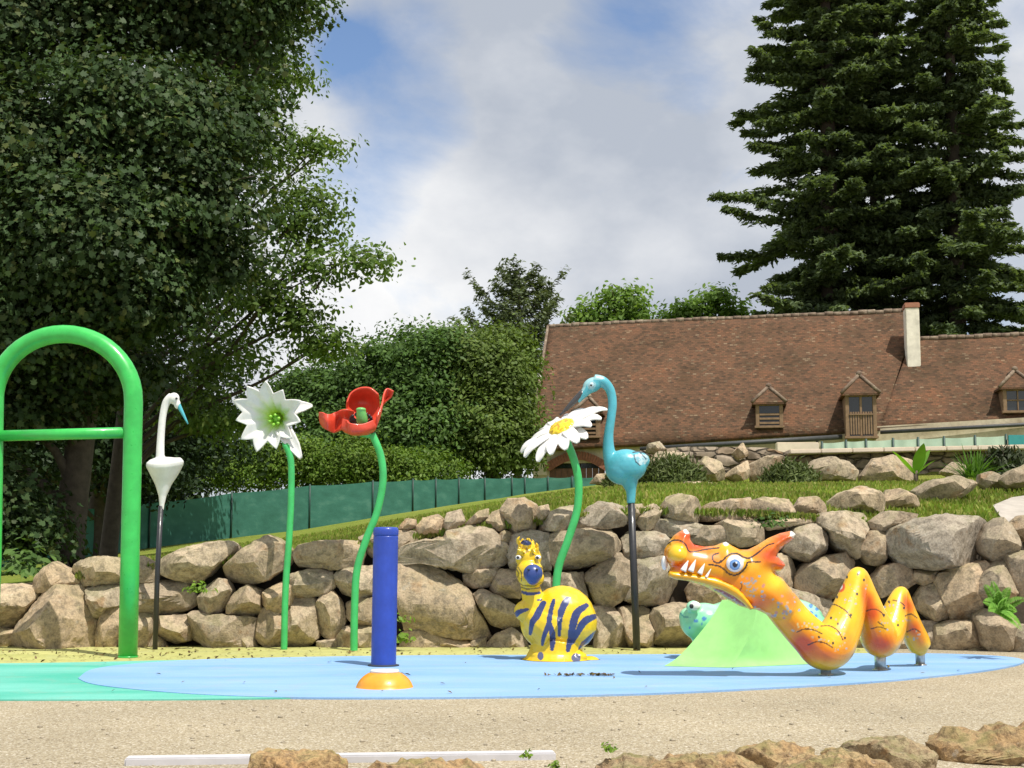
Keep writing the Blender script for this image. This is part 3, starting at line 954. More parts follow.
# front wall under the eaves (cut to pieces round the arched gateway)
WALLIN = .45
def wallpt(px, py, out=0.0):
    """point of the front wall plane"""
    o_ = onroof(529, 450) - EN*WALLIN + EN*out
    r = ray(px, py); c_ = Vector((0,0,CAM_H))
    return c_ + r*((o_-c_).dot(EN)/r.dot(EN))
GZ = 2.2
def wall_piece(px0, px1, topz0, topz1, botz0=GZ, botz1=GZ, th=.4, out=0.0):
    a = wallpt(px0, 450, out); b = wallpt(px1, 450, out)
    V = []
    for p, z0, z1 in ((a, botz0, topz0), (b, botz1, topz1)):
        for dn in (0, th):
            V.append((p.x-EN.x*dn, p.y-EN.y*dn, z0)); V.append((p.x-EN.x*dn, p.y-EN.y*dn, z1))
    return V, [(0,4,5,1),(2,3,7,6),(0,1,3,2),(4,6,7,5),(1,5,7,3),(0,2,6,4)]
mb = MB()
ez0 = onroof(529,450).z+.12; ez1 = onroof(880,429).z+.12; ez2 = onroof(1110,416).z+.12
archz = wallpt(577, 463).z
mb.add(*wall_piece(533, 549, ez0, ez0)); mb.add(*wall_piece(606, 880, ez0, ez1)); mb.add(*wall_piece(880, 1110, ez1, ez2))
mb.add(*wall_piece(549, 606, ez0, ez0, archz, archz))
mb.build('wall', M_PLAST, house, smooth=False)
mb = MB()
a = wallpt(533, 450); aV = [a - EN*.4, a - EN*(2*abs((RC-RA).dot(EN)) - WALLIN)]
pk = m_tl - UZ*.15
V = [Vector((aV[0].x,aV[0].y,GZ)), Vector((aV[1].x,aV[1].y,GZ)), Vector((aV[1].x,aV[1].y,ez0-.15)), Vector((pk.x + .3*EX.x, pk.y+.3*EX.y, pk.z)), Vector((aV[0].x,aV[0].y,ez0-.15))]
V2 = [v + EX*.35 for v in V]
obj('gable_wall', V+V2, [(0,1,2,3,4),(9,8,7,6,5)]+[(i,(i+1)%5+0,(i+1)%5+5,i+5) for i in range(5)], M_PLAST, house, smooth=False)
# gateway: brick arch, brown boarded doors with glazed heads
arch = MB()
for i in range(25):
    u = i/24; px = 549 + 57*u; py = 471 - 11.5*math.sin(math.pi*u)
    u2 = (i+.93)/24; px2 = 549 + 57*u2; py2 = 471 - 11.5*math.sin(math.pi*min(u2,1))
    if i == 24: break
    a, b = wallpt(px, py, .03), wallpt(px2, py2, .03)
    d = (b-a).normalized(); up = EN.cross(d); up = up if up.z > 0 else -up
    arch.box((a+b)/2 + up*.16, (b-a).length, .12, .34, (d, EN, up))
gate = arch.build('brick_arch', M_BRICK, house, smooth=False)
mb = MB()
c0 = wallpt(577, 480, -.2); wd = (wallpt(605,480)-wallpt(549,480)).length
for i in range(9):
    mb.bbox(c0 + EX*wd*((i+.5)/9-.5) - UZ*.3, wd/9*.96, .05, 1.7, (EX, EN, UZ), .01)
doors = mb.build('arched_door', M_BROWN, house, smooth=False)
mb = MB()
for k in (-1, 1):
    mb.bbox(c0 + EX*wd*.25*k + EN*.04 + UZ*.62, wd*.36, .03, .30, (EX, EN, UZ), .01)
mb.build('pane', M_GLASS, doors, smooth=False)
mb = MB(); mb.bbox(wallpt(540,469,.02), .55, .06, .5, (EX,EN,UZ), .01); mb.build('plaster_patch', M_CREAM, house, smooth=False)
# gutters and a downpipe
mb = MB(); mb.tube([onroof(640,446.5)-UZ*.12+EN*.1, onroof(842,434)-UZ*.12+EN*.1], .10, 10); mb.build('gutter', M_ZINC, house)
mb = MB(); mb.tube([onroof(880,430.5)-UZ*.08+EN*.1, onroof(1110,418)-UZ*.08+EN*.1], .075, 10); mb.build('gutter', M_ZINC, house)
mb = MB(); q = onroof(817,436)-UZ*.2+EN*.06; mb.tube([q, q-UZ*2.6-EN*.2], .05, 8); mb.build('downpipe', M_ZINC, house)
# chimney
cb = onroof(914.5, 362); ct = P(914.5, 307, cb.y)
mb = MB(); cw = M(13.5, cb.y)
mb.bbox(Vector((cb.x, cb.y+.25, (cb.z-1+ct.z)/2)), cw, cw*1.5, ct.z-cb.z+1, (EX,EN,UZ), .03)
ch = mb.build('chimney', M_CHIM, house, smooth=False)
mb = MB(); mb.bbox(Vector((cb.x, cb.y+.25, ct.z+.05)), cw*1.12, cw*1.62, .22, (EX,EN,UZ), .03)
mb.build('chimney_cap', M_POT, ch, smooth=False)
# dormers
def dormer(x0, x1, ytop, ybot, xapex, yapex, yeave, kind):
    """roof window box: px of frame, hipped tile cap"""
    xc = (x0+x1)/2
    base = onroof(xc, ybot); Yd = base.y - .05
    front = base + EN*.12
    W = M(x1-x0, Yd); Hh = P(xc, yeave, Yd).z - base.z
    deep = 2.2
    d_ = MB()
    for k in (-1, 1):                                        # cheeks
        d_.box(front + EX*k*(W/2-.06) - EN*(deep/2) + UZ*(Hh/2), .12, deep, Hh, (EX,EN,UZ))
    root = d_.build('dormer', M_OAK, house, smooth=False)
    fr = MB()
    fr.bbox(front + EX*(-W/2+.07) + EN*.06 + UZ*Hh/2, .15, .12, Hh, (EX,EN,UZ), .015)
    fr.bbox(front + EX*(W/2-.07) + EN*.06 + UZ*Hh/2, .15, .12, Hh, (EX,EN,UZ), .015)
    fr.bbox(front + EN*.063 + UZ*(Hh-.07), W-.29, .11, .14, (EX,EN,UZ), .015)
    fr.bbox(front + EN*.08 + UZ*.05, W+.1, .18, .1, (EX,EN,UZ), .015)
    if kind == 'door':
        fr.bbox(front + EN*.05 + UZ*Hh/2, .09, .09, Hh-.22, (EX,EN,UZ), .01)
        for k in range(9):
            u = (k+.5)/9-.5
            if abs(u) > .03: fr.bbox(front + EX*u*(W-.32) + EN*.1 + UZ*(.12+Hh*.27), .07, .035, Hh*.5, (EX,EN,UZ), .008)
        fr.bbox(front + EN*.13 + UZ*(Hh*.53), W-.28, .05, .06, (EX,EN,UZ), .008)
    elif kind == 'rail':
        for k in range(3):
            fr.bbox(front + EN*.1 + UZ*(.2+k*.17), W-.28, .04, .09, (EX,EN,UZ), .01)
    else:
        fr.bbox(front + EN*.05 + UZ*Hh/2, .05, .06, Hh-.22, (EX,EN,UZ), .01)
        fr.bbox(front + EN*.05 + UZ*Hh*.5, W-.28, .06, .05, (EX,EN,UZ), .01)
    fr.build('frame', M_OAK, root, smooth=False)
    pn = MB(); pn.box(front + EN*.0 + UZ*(Hh/2), W-.24, .02, Hh-.08, (EX,EN,UZ)); pn.build('pane', M_GLASS, root, smooth=False)
    ap = P(xapex, yapex, Yd+.5); e0 = .14
    A = front + EX*(-W/2-e0) + EN*.25 + UZ*(Hh-.02); B = front + EX*(W/2+e0) + EN*.25 + UZ*(Hh-.02)
    C_ = B - EN*(deep+.3); D_ = A - EN*(deep+.3)
    T0 = (A+B)/2 - EN*.55; T0.z = ap.z
    T1 = T0 - EN*2.2
    V = [A,B,C_,D_,T0,T1] + [p - UZ*.08 for p in (A,B,C_,D_)]
    Fc = [(0,1,4),(1,2,5,4),(3,0,4,5),(2,3,5),(0,6,7,1),(1,7,8,2),(3,9,6,0),(9,8,7,6)]
    obj('cap_roof', V, Fc, M_ROOF, root, smooth=False, uv=[(p.dot(EX), p.z*1.3) for p in V])
    rm = MB()
    for p, q in ((A,T0),(B,T0),(T0,T1)): rm.tube([p+UZ*.02, q+UZ*.03], .07, 7)
    rm.ell(T0+UZ*.06, .12, None, 2)
    rm.build('hip_mortar', M_RIDGE, root)
dormer(756,783,0,428.5,768,388,402.5,'rail')
dormer(846,876.5,0,439,860,376,393.5,'door')
dormer(1003,1032,0,413.5,1014,371.5,387.5,'window')
dormer(577,600,0,438.5,588.5,398.5,412,'rail')

# TV aerial on a mast beside the gable
mst = P(527.5, 404, 56.5); ant = thing('aerial', 'thin television aerial on a pole at the left end of the roof', 'antenna', Vector((mst.x, mst.y, land(mst.x, mst.y))))
M_ALU = m_plain('aluminium', (.5,.51,.52), .4, .15, 10, .7)
obj('mast', *tube_mesh([(mst.x, mst.y, land(mst.x, mst.y)), P(528,366,56.5)], .035, 8), M_ALU, ant)
mb = MB()
c_ = P(528,373,56.5)
mb.tube([c_+Vector((-.35,-.2,.05)), c_+Vector((.45,.25,-.02))], .02, 6)
for k in range(7):
    q = c_ + Vector((-.35,-.2,.05)).lerp(Vector((.45,.25,-.02)), k/6)
    mb.tube([q+Vector((-.12,.2,.18)), q+Vector((.12,-.2,-.18))], .011, 5)
mb.tube([c_+Vector((-.3,0,.3)), c_+Vector((-.18,0,-.1))], .012, 5); mb.tube([c_+Vector((-.42,0,.26)), c_+Vector((-.3,0,-.1))], .012, 5)
mb.build('antenna_array', M_ALU, ant)
# ------------------------------------------------------------------ terrace at the foot of the house
t = NT('dry_stone')
vec = t.n('ShaderNodeMapping'); vec.inputs['Scale'].default_value = (1.0, 1.0, 2.0)
t.l(t.n('ShaderNodeTexCoord').outputs['Object'], vec.inputs['Vector'])
wob = t.n('ShaderNodeVectorMath', operation='ADD')
nn = t.n('ShaderNodeTexNoise'); nn.inputs['Scale'].default_value = 2.5; t.l(vec.outputs[0], nn.inputs['Vector'])
sc = t.n('ShaderNodeVectorMath', operation='SCALE'); sc.inputs['Scale'].default_value = .3; t.l(nn.outputs['Color'], sc.inputs[0])
t.l(vec.outputs[0], wob.inputs[0]); t.l(sc.outputs[0], wob.inputs[1])
v1 = t.n('ShaderNodeTexVoronoi'); v1.inputs['Scale'].default_value = 3.6; t.l(wob.outputs[0], v1.inputs['Vector'])
v2 = t.n('ShaderNodeTexVoronoi', feature='DISTANCE_TO_EDGE'); v2.inputs['Scale'].default_value = 3.6; t.l(wob.outputs[0], v2.inputs['Vector'])
sp = t.n('ShaderNodeSeparateColor'); t.l(v1.outputs['Color'], sp.inputs[0])
c = t.ramp(sp.outputs[0], [(0,(.16,.12,.08)),(.4,(.25,.20,.14)),(.8,(.33,.27,.2)),(1,(.24,.16,.09))])
c = t.mix(1.0, c, t.ramp(t.noise(9, 7, .7), [(.3,.6),(.7,1.2)]), 'MULTIPLY')
e = t.ramp(v2.outputs['Distance'], [(0,1.0),(.06,0.0)])
c = t.mix(e, c, (.045,.035,.022))
t.color(c).rough(.95); t.bump(t.ramp(v2.outputs['Distance'], [(0,0.0),(.15,1.0)]), 1, .06)
M_DRY = t.m
V = []; Fc = []
WX = list(range(641, 1081, 4))
for px in WX:
    Y0 = 22.45
    x = (px-512)/F*Y0
    tz = P(px, np.interp(px, [641,690,770,790,1080], [450,446,447,453.5,448]), Y0).z
    bz = land(x, 22.2)-.15
    for k in range(13):
        u = k/12
        z = bz + (tz-bz)*u
        d = .07*mnoise.noise(Vector((x*2.6, z*4.5, 1))) + .04*mnoise.noise(Vector((x*7, z*10, 4)))
        V.append((x, Y0 - d + .1*u, z))
    V.append((x, Y0+.5, tz)); V.append((x, Y0+.5, bz))
n = 15
for i in range(len(WX)-1):
    for k in range(n-1):
        Fc.append((i*n+k, (i+1)*n+k, (i+1)*n+k+1, i*n+k+1))
tw = obj('terrace_wall', V, Fc, M_DRY, loc=(3.6, 22.5, 1.9))
tag(tw, 'low rough dry stone terrace wall below the house, behind the boulders and bushes', 'wall')
mb = MB()
for a in range(787, 1060, 31):
    p, q = P(a, np.interp(a,[787,1080],[452.6,446.5]), 22.5), P(a+30.6, np.interp(a+30.6,[787,1080],[452.6,446.5]), 22.5)
    d = (q-p).normalized(); mb.bbox((p+q)/2 - UZ*.0, (q-p).length, .5, .07, (d, Vector((0,1,0)), UZ), .012)
mb.build('coping', M_CREAM, tw, smooth=False)

# pale mesh fence and low rendered wall in front of the house
t = NT('pale_mesh'); c = t.ramp(t.noise(1.6, 6, .6), [(.3,(.34,.46,.37)),(.6,(.46,.57,.46)),(.8,(.55,.61,.50))])
t.color(c).rough(.6); M_PALE = t.m
M_TEALB = m_plain('teal_board', (.035,.26,.27), .5, .15, 5)
fz = P(900, 450, 40); mf = thing('mesh_fence', 'pale green mesh fence with dark posts at the foot of the house wall', 'fence', Vector((fz.x, 40, 3.0)))
xs = [(822, 443.0), (846, 441.4), (866, 440.6), (893, 439.6), (918, 438.8), (944, 437.9), (975, 436.8), (1006, 435.8)]
for px, py in xs:
    tp = P(px, py, 40); obj('post', *tube_mesh([(tp.x, 40, 2.95), (tp.x, 40, tp.z+.05)], .035, 8), M_POST, mf)
for (a, pa), (b, pb) in zip(xs[:-1], xs[1:]):
    p, q = P(a+.8, pa, 40), P(b-.8, pb, 40)
    V = []; Fc = []
    for i in range(9):
        u = i/8; x = p.x*(1-u)+q.x*u
        y = 40 + .02*math.sin(u*9)
        for k in range(5): V.append((x, y, 3.0 + (p.z*(1-u)+q.z*u - 3.0 - .02*math.sin(math.pi*u))*k/4))
    for i in range(8):
        for k in range(4): Fc.append((i*5+k, (i+1)*5+k, (i+1)*5+k+1, i*5+k+1))
    obj('mesh_panel', V, Fc, M_PALE, mf)
p, q = P(1008, 436, 39.9), P(1070, 434, 39.9)
mb = MB(); mb.bbox(((p+q)/2 - UZ*.6), q.x-p.x, .06, 1.2, None, .015)
o = mb.build('screen_board', M_TEALB, loc=((p.x+q.x)/2, 39.9, 3.0), smooth=False); tag(o, 'deep teal board screen at the right edge below the dormer window', 'screen')
p, q = P(776, 443.5, 41), P(818, 441.5, 41)
mb = MB(); mb.bbox((p+q)/2 - UZ*.7, q.x-p.x, .25, 1.4, None, .02)
o = mb.build('low_wall', M_CREAM, loc=((p.x+q.x)/2, 41, 3.0), smooth=False); tag(o, 'short cream rendered low wall left of the pale mesh fence', 'wall')

# ------------------------------------------------------------------ boulders
M_ROCK = m_rock('granite', (.375,.31,.225), (.49,.42,.325), (.17,.14,.10), moss=.35)
M_ROCKG = m_rock('grey_granite', (.335,.285,.22), (.44,.385,.305), (.165,.14,.105), moss=.25)
M_ROCKF = m_rock('rusty_sandstone', (.36,.24,.12), (.42,.33,.20), (.12,.08,.05), moss=.5, scale=2.2)
WIN = {1:(0,520,5.12), 2:(160,520,5.12), 3:(320,500,5.12), 4:(440,480,4.2667), 5:(600,440,4.2667), 6:(800,440,4.5714), 7:(800,530,4.5714), 8:(560,420,4.2667), 9:(0,0,1.0)}
WALL_GROUP = 'boulders of the retaining wall'
_rk = [0]
def boulder(win, poly, label, Y=None, mat=None, group=WALL_GROUP, name='boulder', T=None, cat='boulder', zmin=None, rough=1.0):
    _rk[0] += 1
    R = random.Random(100+_rk[0])
    ox, oy, s = WIN[win]
    pts = np.array([(ox + x/s, oy + y/s) for x, y in poly], float)
    # area centroid
    x, y = pts[:,0], pts[:,1]; x2, y2 = np.roll(x,-1), np.roll(y,-1)
    cr = x*y2-x2*y; A = cr.sum()/2
    cx, cy = ((x+x2)*cr).sum()/(6*A), ((y+y2)*cr).sum()/(6*A)
    if Y is None:
        base = np.interp(cx, [0,300,850,930,1024], [649,649.5,649.5,651,654])
        Yb = G(cx, base).y
        zc = P(cx, cy, Yb+.3).z
        Y = Yb + .30 + .10*zc
    w = M(x.max()-x.min(), Y); h = M(y.max()-y.min(), Y)
    T = T or min(max(.75*min(w, h)*R.uniform(.9,1.15), .14), .46)
    S, Fc = ico(4 if max(x.max()-x.min(), y.max()-y.min()) < 75 else 5)
    ang = np.arctan2(pts[:,1]-cy, pts[:,0]-cx); rad = np.hypot(pts[:,0]-cx, pts[:,1]-cy)
    # dense outline for exact radii per direction
    dense = []
    for i in range(len(pts)):
        a, b = pts[i], pts[(i+1)%len(pts)]
        for k in range(14): dense.append(a+(b-a)*k/14)
    dense = np.array(dense)
    da = np.arctan2(dense[:,1]-cy, dense[:,0]-cx); dr = np.hypot(dense[:,0]-cx, dense[:,1]-cy)
    o_ = np.argsort(da); da, dr = da[o_], dr[o_]
    da = np.concatenate([da-2*np.pi, da, da+2*np.pi]); dr = np.tile(dr, 3)
    th = np.arctan2(-S[:,2], S[:,0]); rr = np.interp(th, da, dr)
    # soften the corners a little
    rr = .84*rr + .08*np.interp(th-.05, da, dr) + .08*np.interp(th+.05, da, dr)
    cosf = np.sqrt(S[:,0]**2+S[:,2]**2); sinf = np.abs(S[:,1])
    k1, k2 = R.uniform(.26,.40), R.uniform(.55,.75)
    rad_ = rr*np.power(cosf, k1)*(1.085 if rough == 1 else .92)
    dep = np.sign(S[:,1])*T*np.power(sinf, k2)
    m = M(1, Y)
    L = np.stack([np.cos(th)*rad_*m, dep, -np.sin(th)*rad_*m], axis=1)
    # broken faces
    hw = np.array([w/2, T, h/2])
    nfc = R.randint(4, 6); ph0 = R.uniform(0, 6.28)
    for q in range(nfc):
        aa = ph0 + 6.283*q/nfc + R.uniform(-.45,.45)
        ux, uz = math.cos(aa), math.sin(aa)
        hx = np.percentile(L[:,0]*ux + L[:,2]*uz, 99.5)           # reach of the stone that way
        k = R.uniform(-.1,.55)
        tn = min(R.uniform(.55,1.1)*.95*T/max((1-k)*hx, .02), 2.4)
        nv = np.array([ux*tn, -1.0, uz*tn]); nv /= np.linalg.norm(nv)
        d = nv @ np.array([ux*hx*k, -T*R.uniform(.82,.95), uz*hx*k])
        e = L @ nv - d
        L -= np.where(e > 0, e*.97, 0)[:, None]*nv
    sz = max(w, h)
    off = R.uniform(0, 100)
    Nn = L/np.array([max(w/2,.02), max(T,.02), max(h/2,.02)])**2; Nn /= np.linalg.norm(Nn, axis=1, keepdims=True)+1e-9
    disp = np.array([mnoise.noise(Vector(p)*(2.2/sz) + Vector((off,0,0)))*.012*sz + mnoise.noise(Vector(p)*(7/sz) + Vector((off,5,0)))*.022*sz
                     + (abs(mnoise.noise(Vector(p)*(15/sz) + Vector((0,off,9))))-.25)*.022*sz for p in L])*rough
    L = L + Nn*disp[:, None]
    c = P(cx, cy, Y)
    Vw = L + np.array(c)
    # keep the outline true as the camera is pitched: nothing to shear, small enough
    o = obj(name, Vw, Fc, mat or M_ROCK, loc=(c.x, c.y, Vw[:,2].min()))
    o.data.set_sharp_from_angle(angle=math.radians(24))
    tag(o, label, cat, group)
    return o

B = boulder
B(1,[(-70,345),(20,338),(90,335),(165,355),(195,385),(150,440),(90,520),(40,555),(-70,560)], 'large rounded tan boulder cut by the left edge, second course')
B(1,[(175,350),(180,290),(215,250),(285,220),(340,250),(395,300),(415,335),(330,345),(240,365),(185,370)], 'pointed tan boulder like a gable, topmost at the far left of the wall')
B(1,[(60,650),(110,570),(150,490),(200,400),(260,355),(400,345),(450,370),(480,470),(505,560),(505,660),(300,668)], 'huge domed boulder on the ground, left of the foot of the green arch')
B(1,[(-70,560),(60,560),(95,580),(70,630),(40,660),(-70,665)], 'dark low boulder in the bottom left corner of the wall')
B(1,[(375,255),(410,215),(480,195),(560,192),(625,205),(635,325),(560,328),(430,335),(395,290)], 'flat cap boulder touching the left side of the green arch leg')
B(1,[(450,350),(520,335),(620,335),(630,430),(560,450),(520,520),(490,500),(470,430)], 'wedge boulder tapering downwards, under the flat cap by the green arch leg')
B(1,[(505,660),(500,540),(540,470),(610,420),(640,500),(640,662)], 'bottom boulder directly left of the green arch foot')
B(1,[(630,200),(730,190),(780,215),(810,260),(800,310),(720,320),(630,318)], 'small pale cap boulder between the green arch leg and the black pole')
B(1,[(635,325),(800,318),(900,312),(960,345),(1010,420),(960,455),(840,485),(780,470),(700,465),(635,450)], 'long middle boulder passing behind the white bird pole')
B(1,[(635,470),(720,465),(785,490),(790,560),(760,655),(635,660)], 'upright bottom boulder between the green arch foot and the black pole')
B(1,[(740,660),(790,580),(830,610),(860,662),(800,668)], 'little triangular stone at the foot of the white bird pole')
B(2,[(10,205),(110,155),(250,118),(350,115),(390,150),(330,200),(250,280),(180,325),(80,300),(15,270)], 'big tilted flat-faced slab leaning right, top course right of the white bird pole')
B(2,[(340,235),(430,160),(490,110),(545,85),(600,105),(660,150),(690,190),(650,235),(560,300),(480,325),(360,310),(345,280)], 'big peaked boulder in the top course behind the lily stem')
B(2,[(195,410),(225,350),(285,305),(340,310),(370,365),(350,430),(300,480),(240,480),(205,450)], 'rounded boulder under the tilted slab, with a grass tuft at its left')
B(2,[(355,440),(380,380),(450,335),(515,365),(522,480),(470,492),(400,490),(350,475)], 'squat peaked boulder in the middle course, second left of the lily stem')
B(2,[(-10,495),(150,485),(165,520),(155,610),(80,628),(10,605),(-10,540)], 'square block in the bottom course right of the white bird pole')
B(2,[(160,480),(200,470),(260,490),(430,495),(500,510),(500,600),(470,655),(350,660),(240,640),(160,608)], 'wide bottom boulder between the square block and the lily stem')
B(2,[(400,662),(430,580),(490,610),(502,662)], 'little pointed stone at the ground in front of the wide boulder by the lily')
B(2,[(528,380),(580,340),(640,310),(700,330),(680,420),(620,485),(560,450),(525,420)], 'small slanted boulder crossed by the lily stem in the middle course')
B(2,[(650,290),(720,265),(800,250),(870,265),(895,315),(890,350),(820,385),(740,400),(670,398),(645,360)], 'loaf shaped boulder of the middle course, right of the lily stem')
B(2,[(515,460),(560,450),(640,480),(655,560),(645,640),(560,648),(505,615),(508,530)], 'narrow upright bottom boulder half hidden by the lily stem')
B(2,[(655,460),(690,410),(790,405),(800,480),(815,590),(760,640),(690,650),(648,630),(645,540)], 'tall smooth bottom boulder just right of the lily stem')
B(2,[(800,450),(830,375),(880,370),(920,410),(950,500),(940,570),(890,615),(840,590),(802,530)], 'upright egg shaped boulder between the lily and the poppy stems')
B(2,[(695,170),(720,130),(820,110),(930,105),(1010,110),(1045,170),(1020,240),(900,250),(800,240),(720,235)], 'long flat topped boulder of the top course, left of the poppy stem')
B(2,[(805,620),(900,610),(915,660),(805,662)], 'small flat stone at the ground under the egg shaped boulder')
B(3,[(80,380),(120,350),(270,340),(295,360),(295,490),(200,500),(120,480),(90,430)], 'blocky boulder of the middle course crossed by the poppy stem')
B(3,[(135,530),(180,510),(295,500),(300,655),(200,640),(140,600)], 'pale squared boulder left of the blue post, under the blocky one')
B(3,[(92,705),(130,650),(200,642),(300,660),(300,765),(92,768)], 'pale bottom boulder at the foot of the poppy stem')
B(3,[(205,190),(260,165),(400,160),(570,165),(560,200),(430,255),(330,290),(270,285),(225,245)], 'flat light slab of the top course behind the top of the blue post')
B(3,[(330,310),(395,300),(440,240),(560,205),(640,200),(650,170),(780,135),(850,140),(910,190),(960,250),(960,300),(900,340),(780,360),(640,340),(520,320),(395,338)], 'massive rough boulder of the upper course right of the blue post')
B(3,[(390,350),(570,338),(660,390),(740,450),(800,560),(862,692),(760,698),(600,678),(450,662),(420,560),(385,470)], 'giant grey flat-faced slab right of the blue post, the largest stone in the wall', T=.24, mat=M_ROCKG)
B(3,[(735,370),(800,355),(900,350),(935,370),(880,440),(790,450),(742,430)], 'small block wedged under the right end of the massive rough boulder')
B(3,[(870,460),(920,360),(1000,360),(1055,420),(1060,470),(1020,500),(940,492)], 'smooth grey tilted boulder left of the zebra head', mat=M_ROCKG)
B(3,[(790,490),(830,460),(930,500),(1010,550),(1018,640),(950,658),(870,632),(830,560)], 'brown boulder left of the zebra neck, against the giant slab')
B(3,[(418,768),(418,680),(500,670),(620,690),(705,765)], 'low bottom boulder right of the blue post under the giant slab')
B(3,[(618,700),(740,710),(795,765),(620,768)], 'thin dark wedge stone at the ground under the giant slab')
B(3,[(750,725),(850,705),(848,748),(790,755)], 'small lens shaped stone at the ground by the lower tip of the giant slab')
B(3,[(825,766),(900,690),(980,655),(1040,700),(1065,766)], 'low bottom boulder just left of the zebra body')
B(3,[(402,138),(440,95),(490,102),(492,142),(430,162)], 'smallest round stone on the grass edge above the blue post')
B(3,[(487,155),(530,95),(600,75),(632,100),(618,185),(500,175)], 'squat stone standing on the grass edge, second right of the blue post')
B(3,[(630,150),(650,70),(720,50),(742,110),(700,150),(640,192)], 'upright stone in the top row, third right of the blue post')
B(3,[(742,122),(810,60),(862,45),(858,90),(800,138),(758,138)], 'pale triangular stone leaning right in the top row above the brown boulder')
B(3,[(850,110),(880,65),(922,50),(952,130),(942,162),(868,148)], 'narrow stone between the leaning triangle and the big cube shaped stone')
B(4,[(255,140),(290,85),(360,80),(412,110),(402,222),(310,226),(268,165)], 'big brown cube shaped stone of the top row above the zebra head')
B(3,[(910,180),(945,155),(982,170),(972,232),(930,222)], 'tiny block under the narrow stone beside the big cube shaped stone')
B(4,[(392,150),(420,115),(462,105),(468,140),(430,182),(400,165)], 'small pale stone right of the brown cube in the top row')
B(4,[(425,215),(450,150),(510,120),(572,110),(592,170),(560,222)], 'sloping stone of the top row left of the daisy stem')
B(4,[(585,195),(620,130),(680,95),(770,110),(802,140),(785,192),(700,208),(600,212)], 'large hump shaped stone of the top row right of the daisy stem')
B(4,[(298,240),(380,220),(460,232),(468,380),(400,392),(308,386),(290,320)], 'square boulder directly behind the zebra head')
B(4,[(462,235),(560,215),(720,210),(760,260),(772,290),(680,350),(600,372),(500,387),(470,330)], 'wide boulder of the middle course behind the daisy stem')
B(4,[(618,410),(700,340),(770,312),(825,340),(832,430),(780,500),(720,542),(678,540),(650,480)], 'faceted light boulder like a tilted cube, left of the blue bird pole')
B(4,[(470,420),(520,400),(612,398),(624,500),(600,520),(470,515)], 'flat boulder just above the zebra back')
B(4,[(425,400),(470,392),(474,505),(425,515)], 'narrow stone between the zebra head and the daisy stem')
B(4,[(780,250),(810,225),(940,222),(978,260),(962,312),(880,342),(790,332)], 'rough upper boulder behind the blue bird pole')
B(4,[(790,345),(900,338),(972,330),(1012,430),(962,527),(860,534),(782,505),(775,430)], 'big coarse boulder behind the middle of the blue bird pole')
B(4,[(638,545),(740,540),(765,580),(802,700),(792,735),(655,735),(668,640)], 'pale bottom boulder right of the zebra back')
B(4,[(755,555),(820,543),(892,555),(922,700),(905,735),(815,732),(780,640)], 'bottom boulder at the foot of the blue bird pole')
B(4,[(885,600),(920,550),(1000,533),(1080,533),(1112,600),(1080,692),(990,718),(920,692),(888,645)], 'round brown bottom boulder left of the green frog')
B(4,[(838,180),(870,120),(912,103),(942,130),(927,192),(870,222)], 'small stone of the top row just right of the blue bird pole')
B(4,[(797,110),(862,103),(872,140),(832,182),(797,172)], 'small stone of the top row just left of the blue bird pole')
B(5,[(262,290),(290,245),(340,233),(400,243),(432,290),(417,347),(330,342),(268,322)], 'rounded stone of the top row above the dragon nose', Y=12.85)
B(5,[(218,370),(250,340),(360,338),(445,368),(455,402),(300,410),(225,402)], 'flat stone under the rounded one, just above the dragon nose')
B(5,[(412,312),(450,280),(560,255),(640,248),(655,332),(600,342),(440,347)], 'long low stone of the top row above the dragon brow, left one of a pair', Y=12.9)
B(5,[(642,260),(700,248),(800,253),(828,300),(812,328),(650,333)], 'bread shaped stone of the top row above the dragon horn, right one of a pair', Y=12.9)
B(5,[(478,372),(530,345),(660,338),(694,380),(694,435),(600,455),(515,422)], 'flat boulder directly above the dragon forehead')
B(5,[(380,400),(440,368),(545,368),(545,435),(450,450),(385,432)], 'brown boulder directly above the dragon snout')
B(5,[(828,290),(860,245),(922,243),(962,275),(967,312),(900,327),(842,317)], 'small domed stone on the grass right of the bread shaped one', Y=13.2)
B(6,[(126,290),(190,245),(280,213),(352,235),(382,280),(367,327),(300,337),(190,327),(132,312)], 'oval pale boulder on the grass, above the first dragon hump', Y=13.7)
B(5,[(688,352),(800,330),(892,328),(915,352),(800,372),(720,385)], 'thin mossy slab with green tufts behind the dragon horn')
B(5,[(785,470),(830,380),(870,353),(922,363),(963,410),(953,482),(890,518),(826,502)], 'pale round-faced boulder right of the dragon horn tip')
B(6,[(-22,620),(20,575),(100,540),(202,520),(245,560),(225,702),(100,732),(0,708),(-28,662)], 'large smooth grey boulder left of the first dragon hump', mat=M_ROCKG)
B(5,[(640,520),(760,490),(812,500),(833,560),(825,650),(700,655),(630,600)], 'stone partly hidden by the back of the dragon neck')
B(5,[(372,640),(400,600),(500,560),(570,600),(570,690),(478,715),(388,700)], 'small flat stone under the dragon jaw')
B(6,[(68,380),(110,338),(200,333),(290,343),(322,380),(270,442),(252,482),(262,545),(200,522),(140,472),(128,422)], 'large tilted boulder above the first dragon hump')
B(6,[(248,460),(300,425),(392,408),(404,440),(372,572),(310,562),(268,510)], 'pyramid shaped boulder hanging between two dragon humps')
B(6,[(318,372),(380,333),(450,328),(535,343),(522,382),(420,412),(320,422)], 'flat stone squeezed above the pyramid shaped boulder', Y=12.75)
B(6,[(403,470),(430,408),(530,373),(640,348),(780,353),(852,385),(832,440),(792,532),(740,567),(600,583),(470,562),(418,510)], 'huge grey granite boulder in the upper course at the right', mat=M_ROCKG)
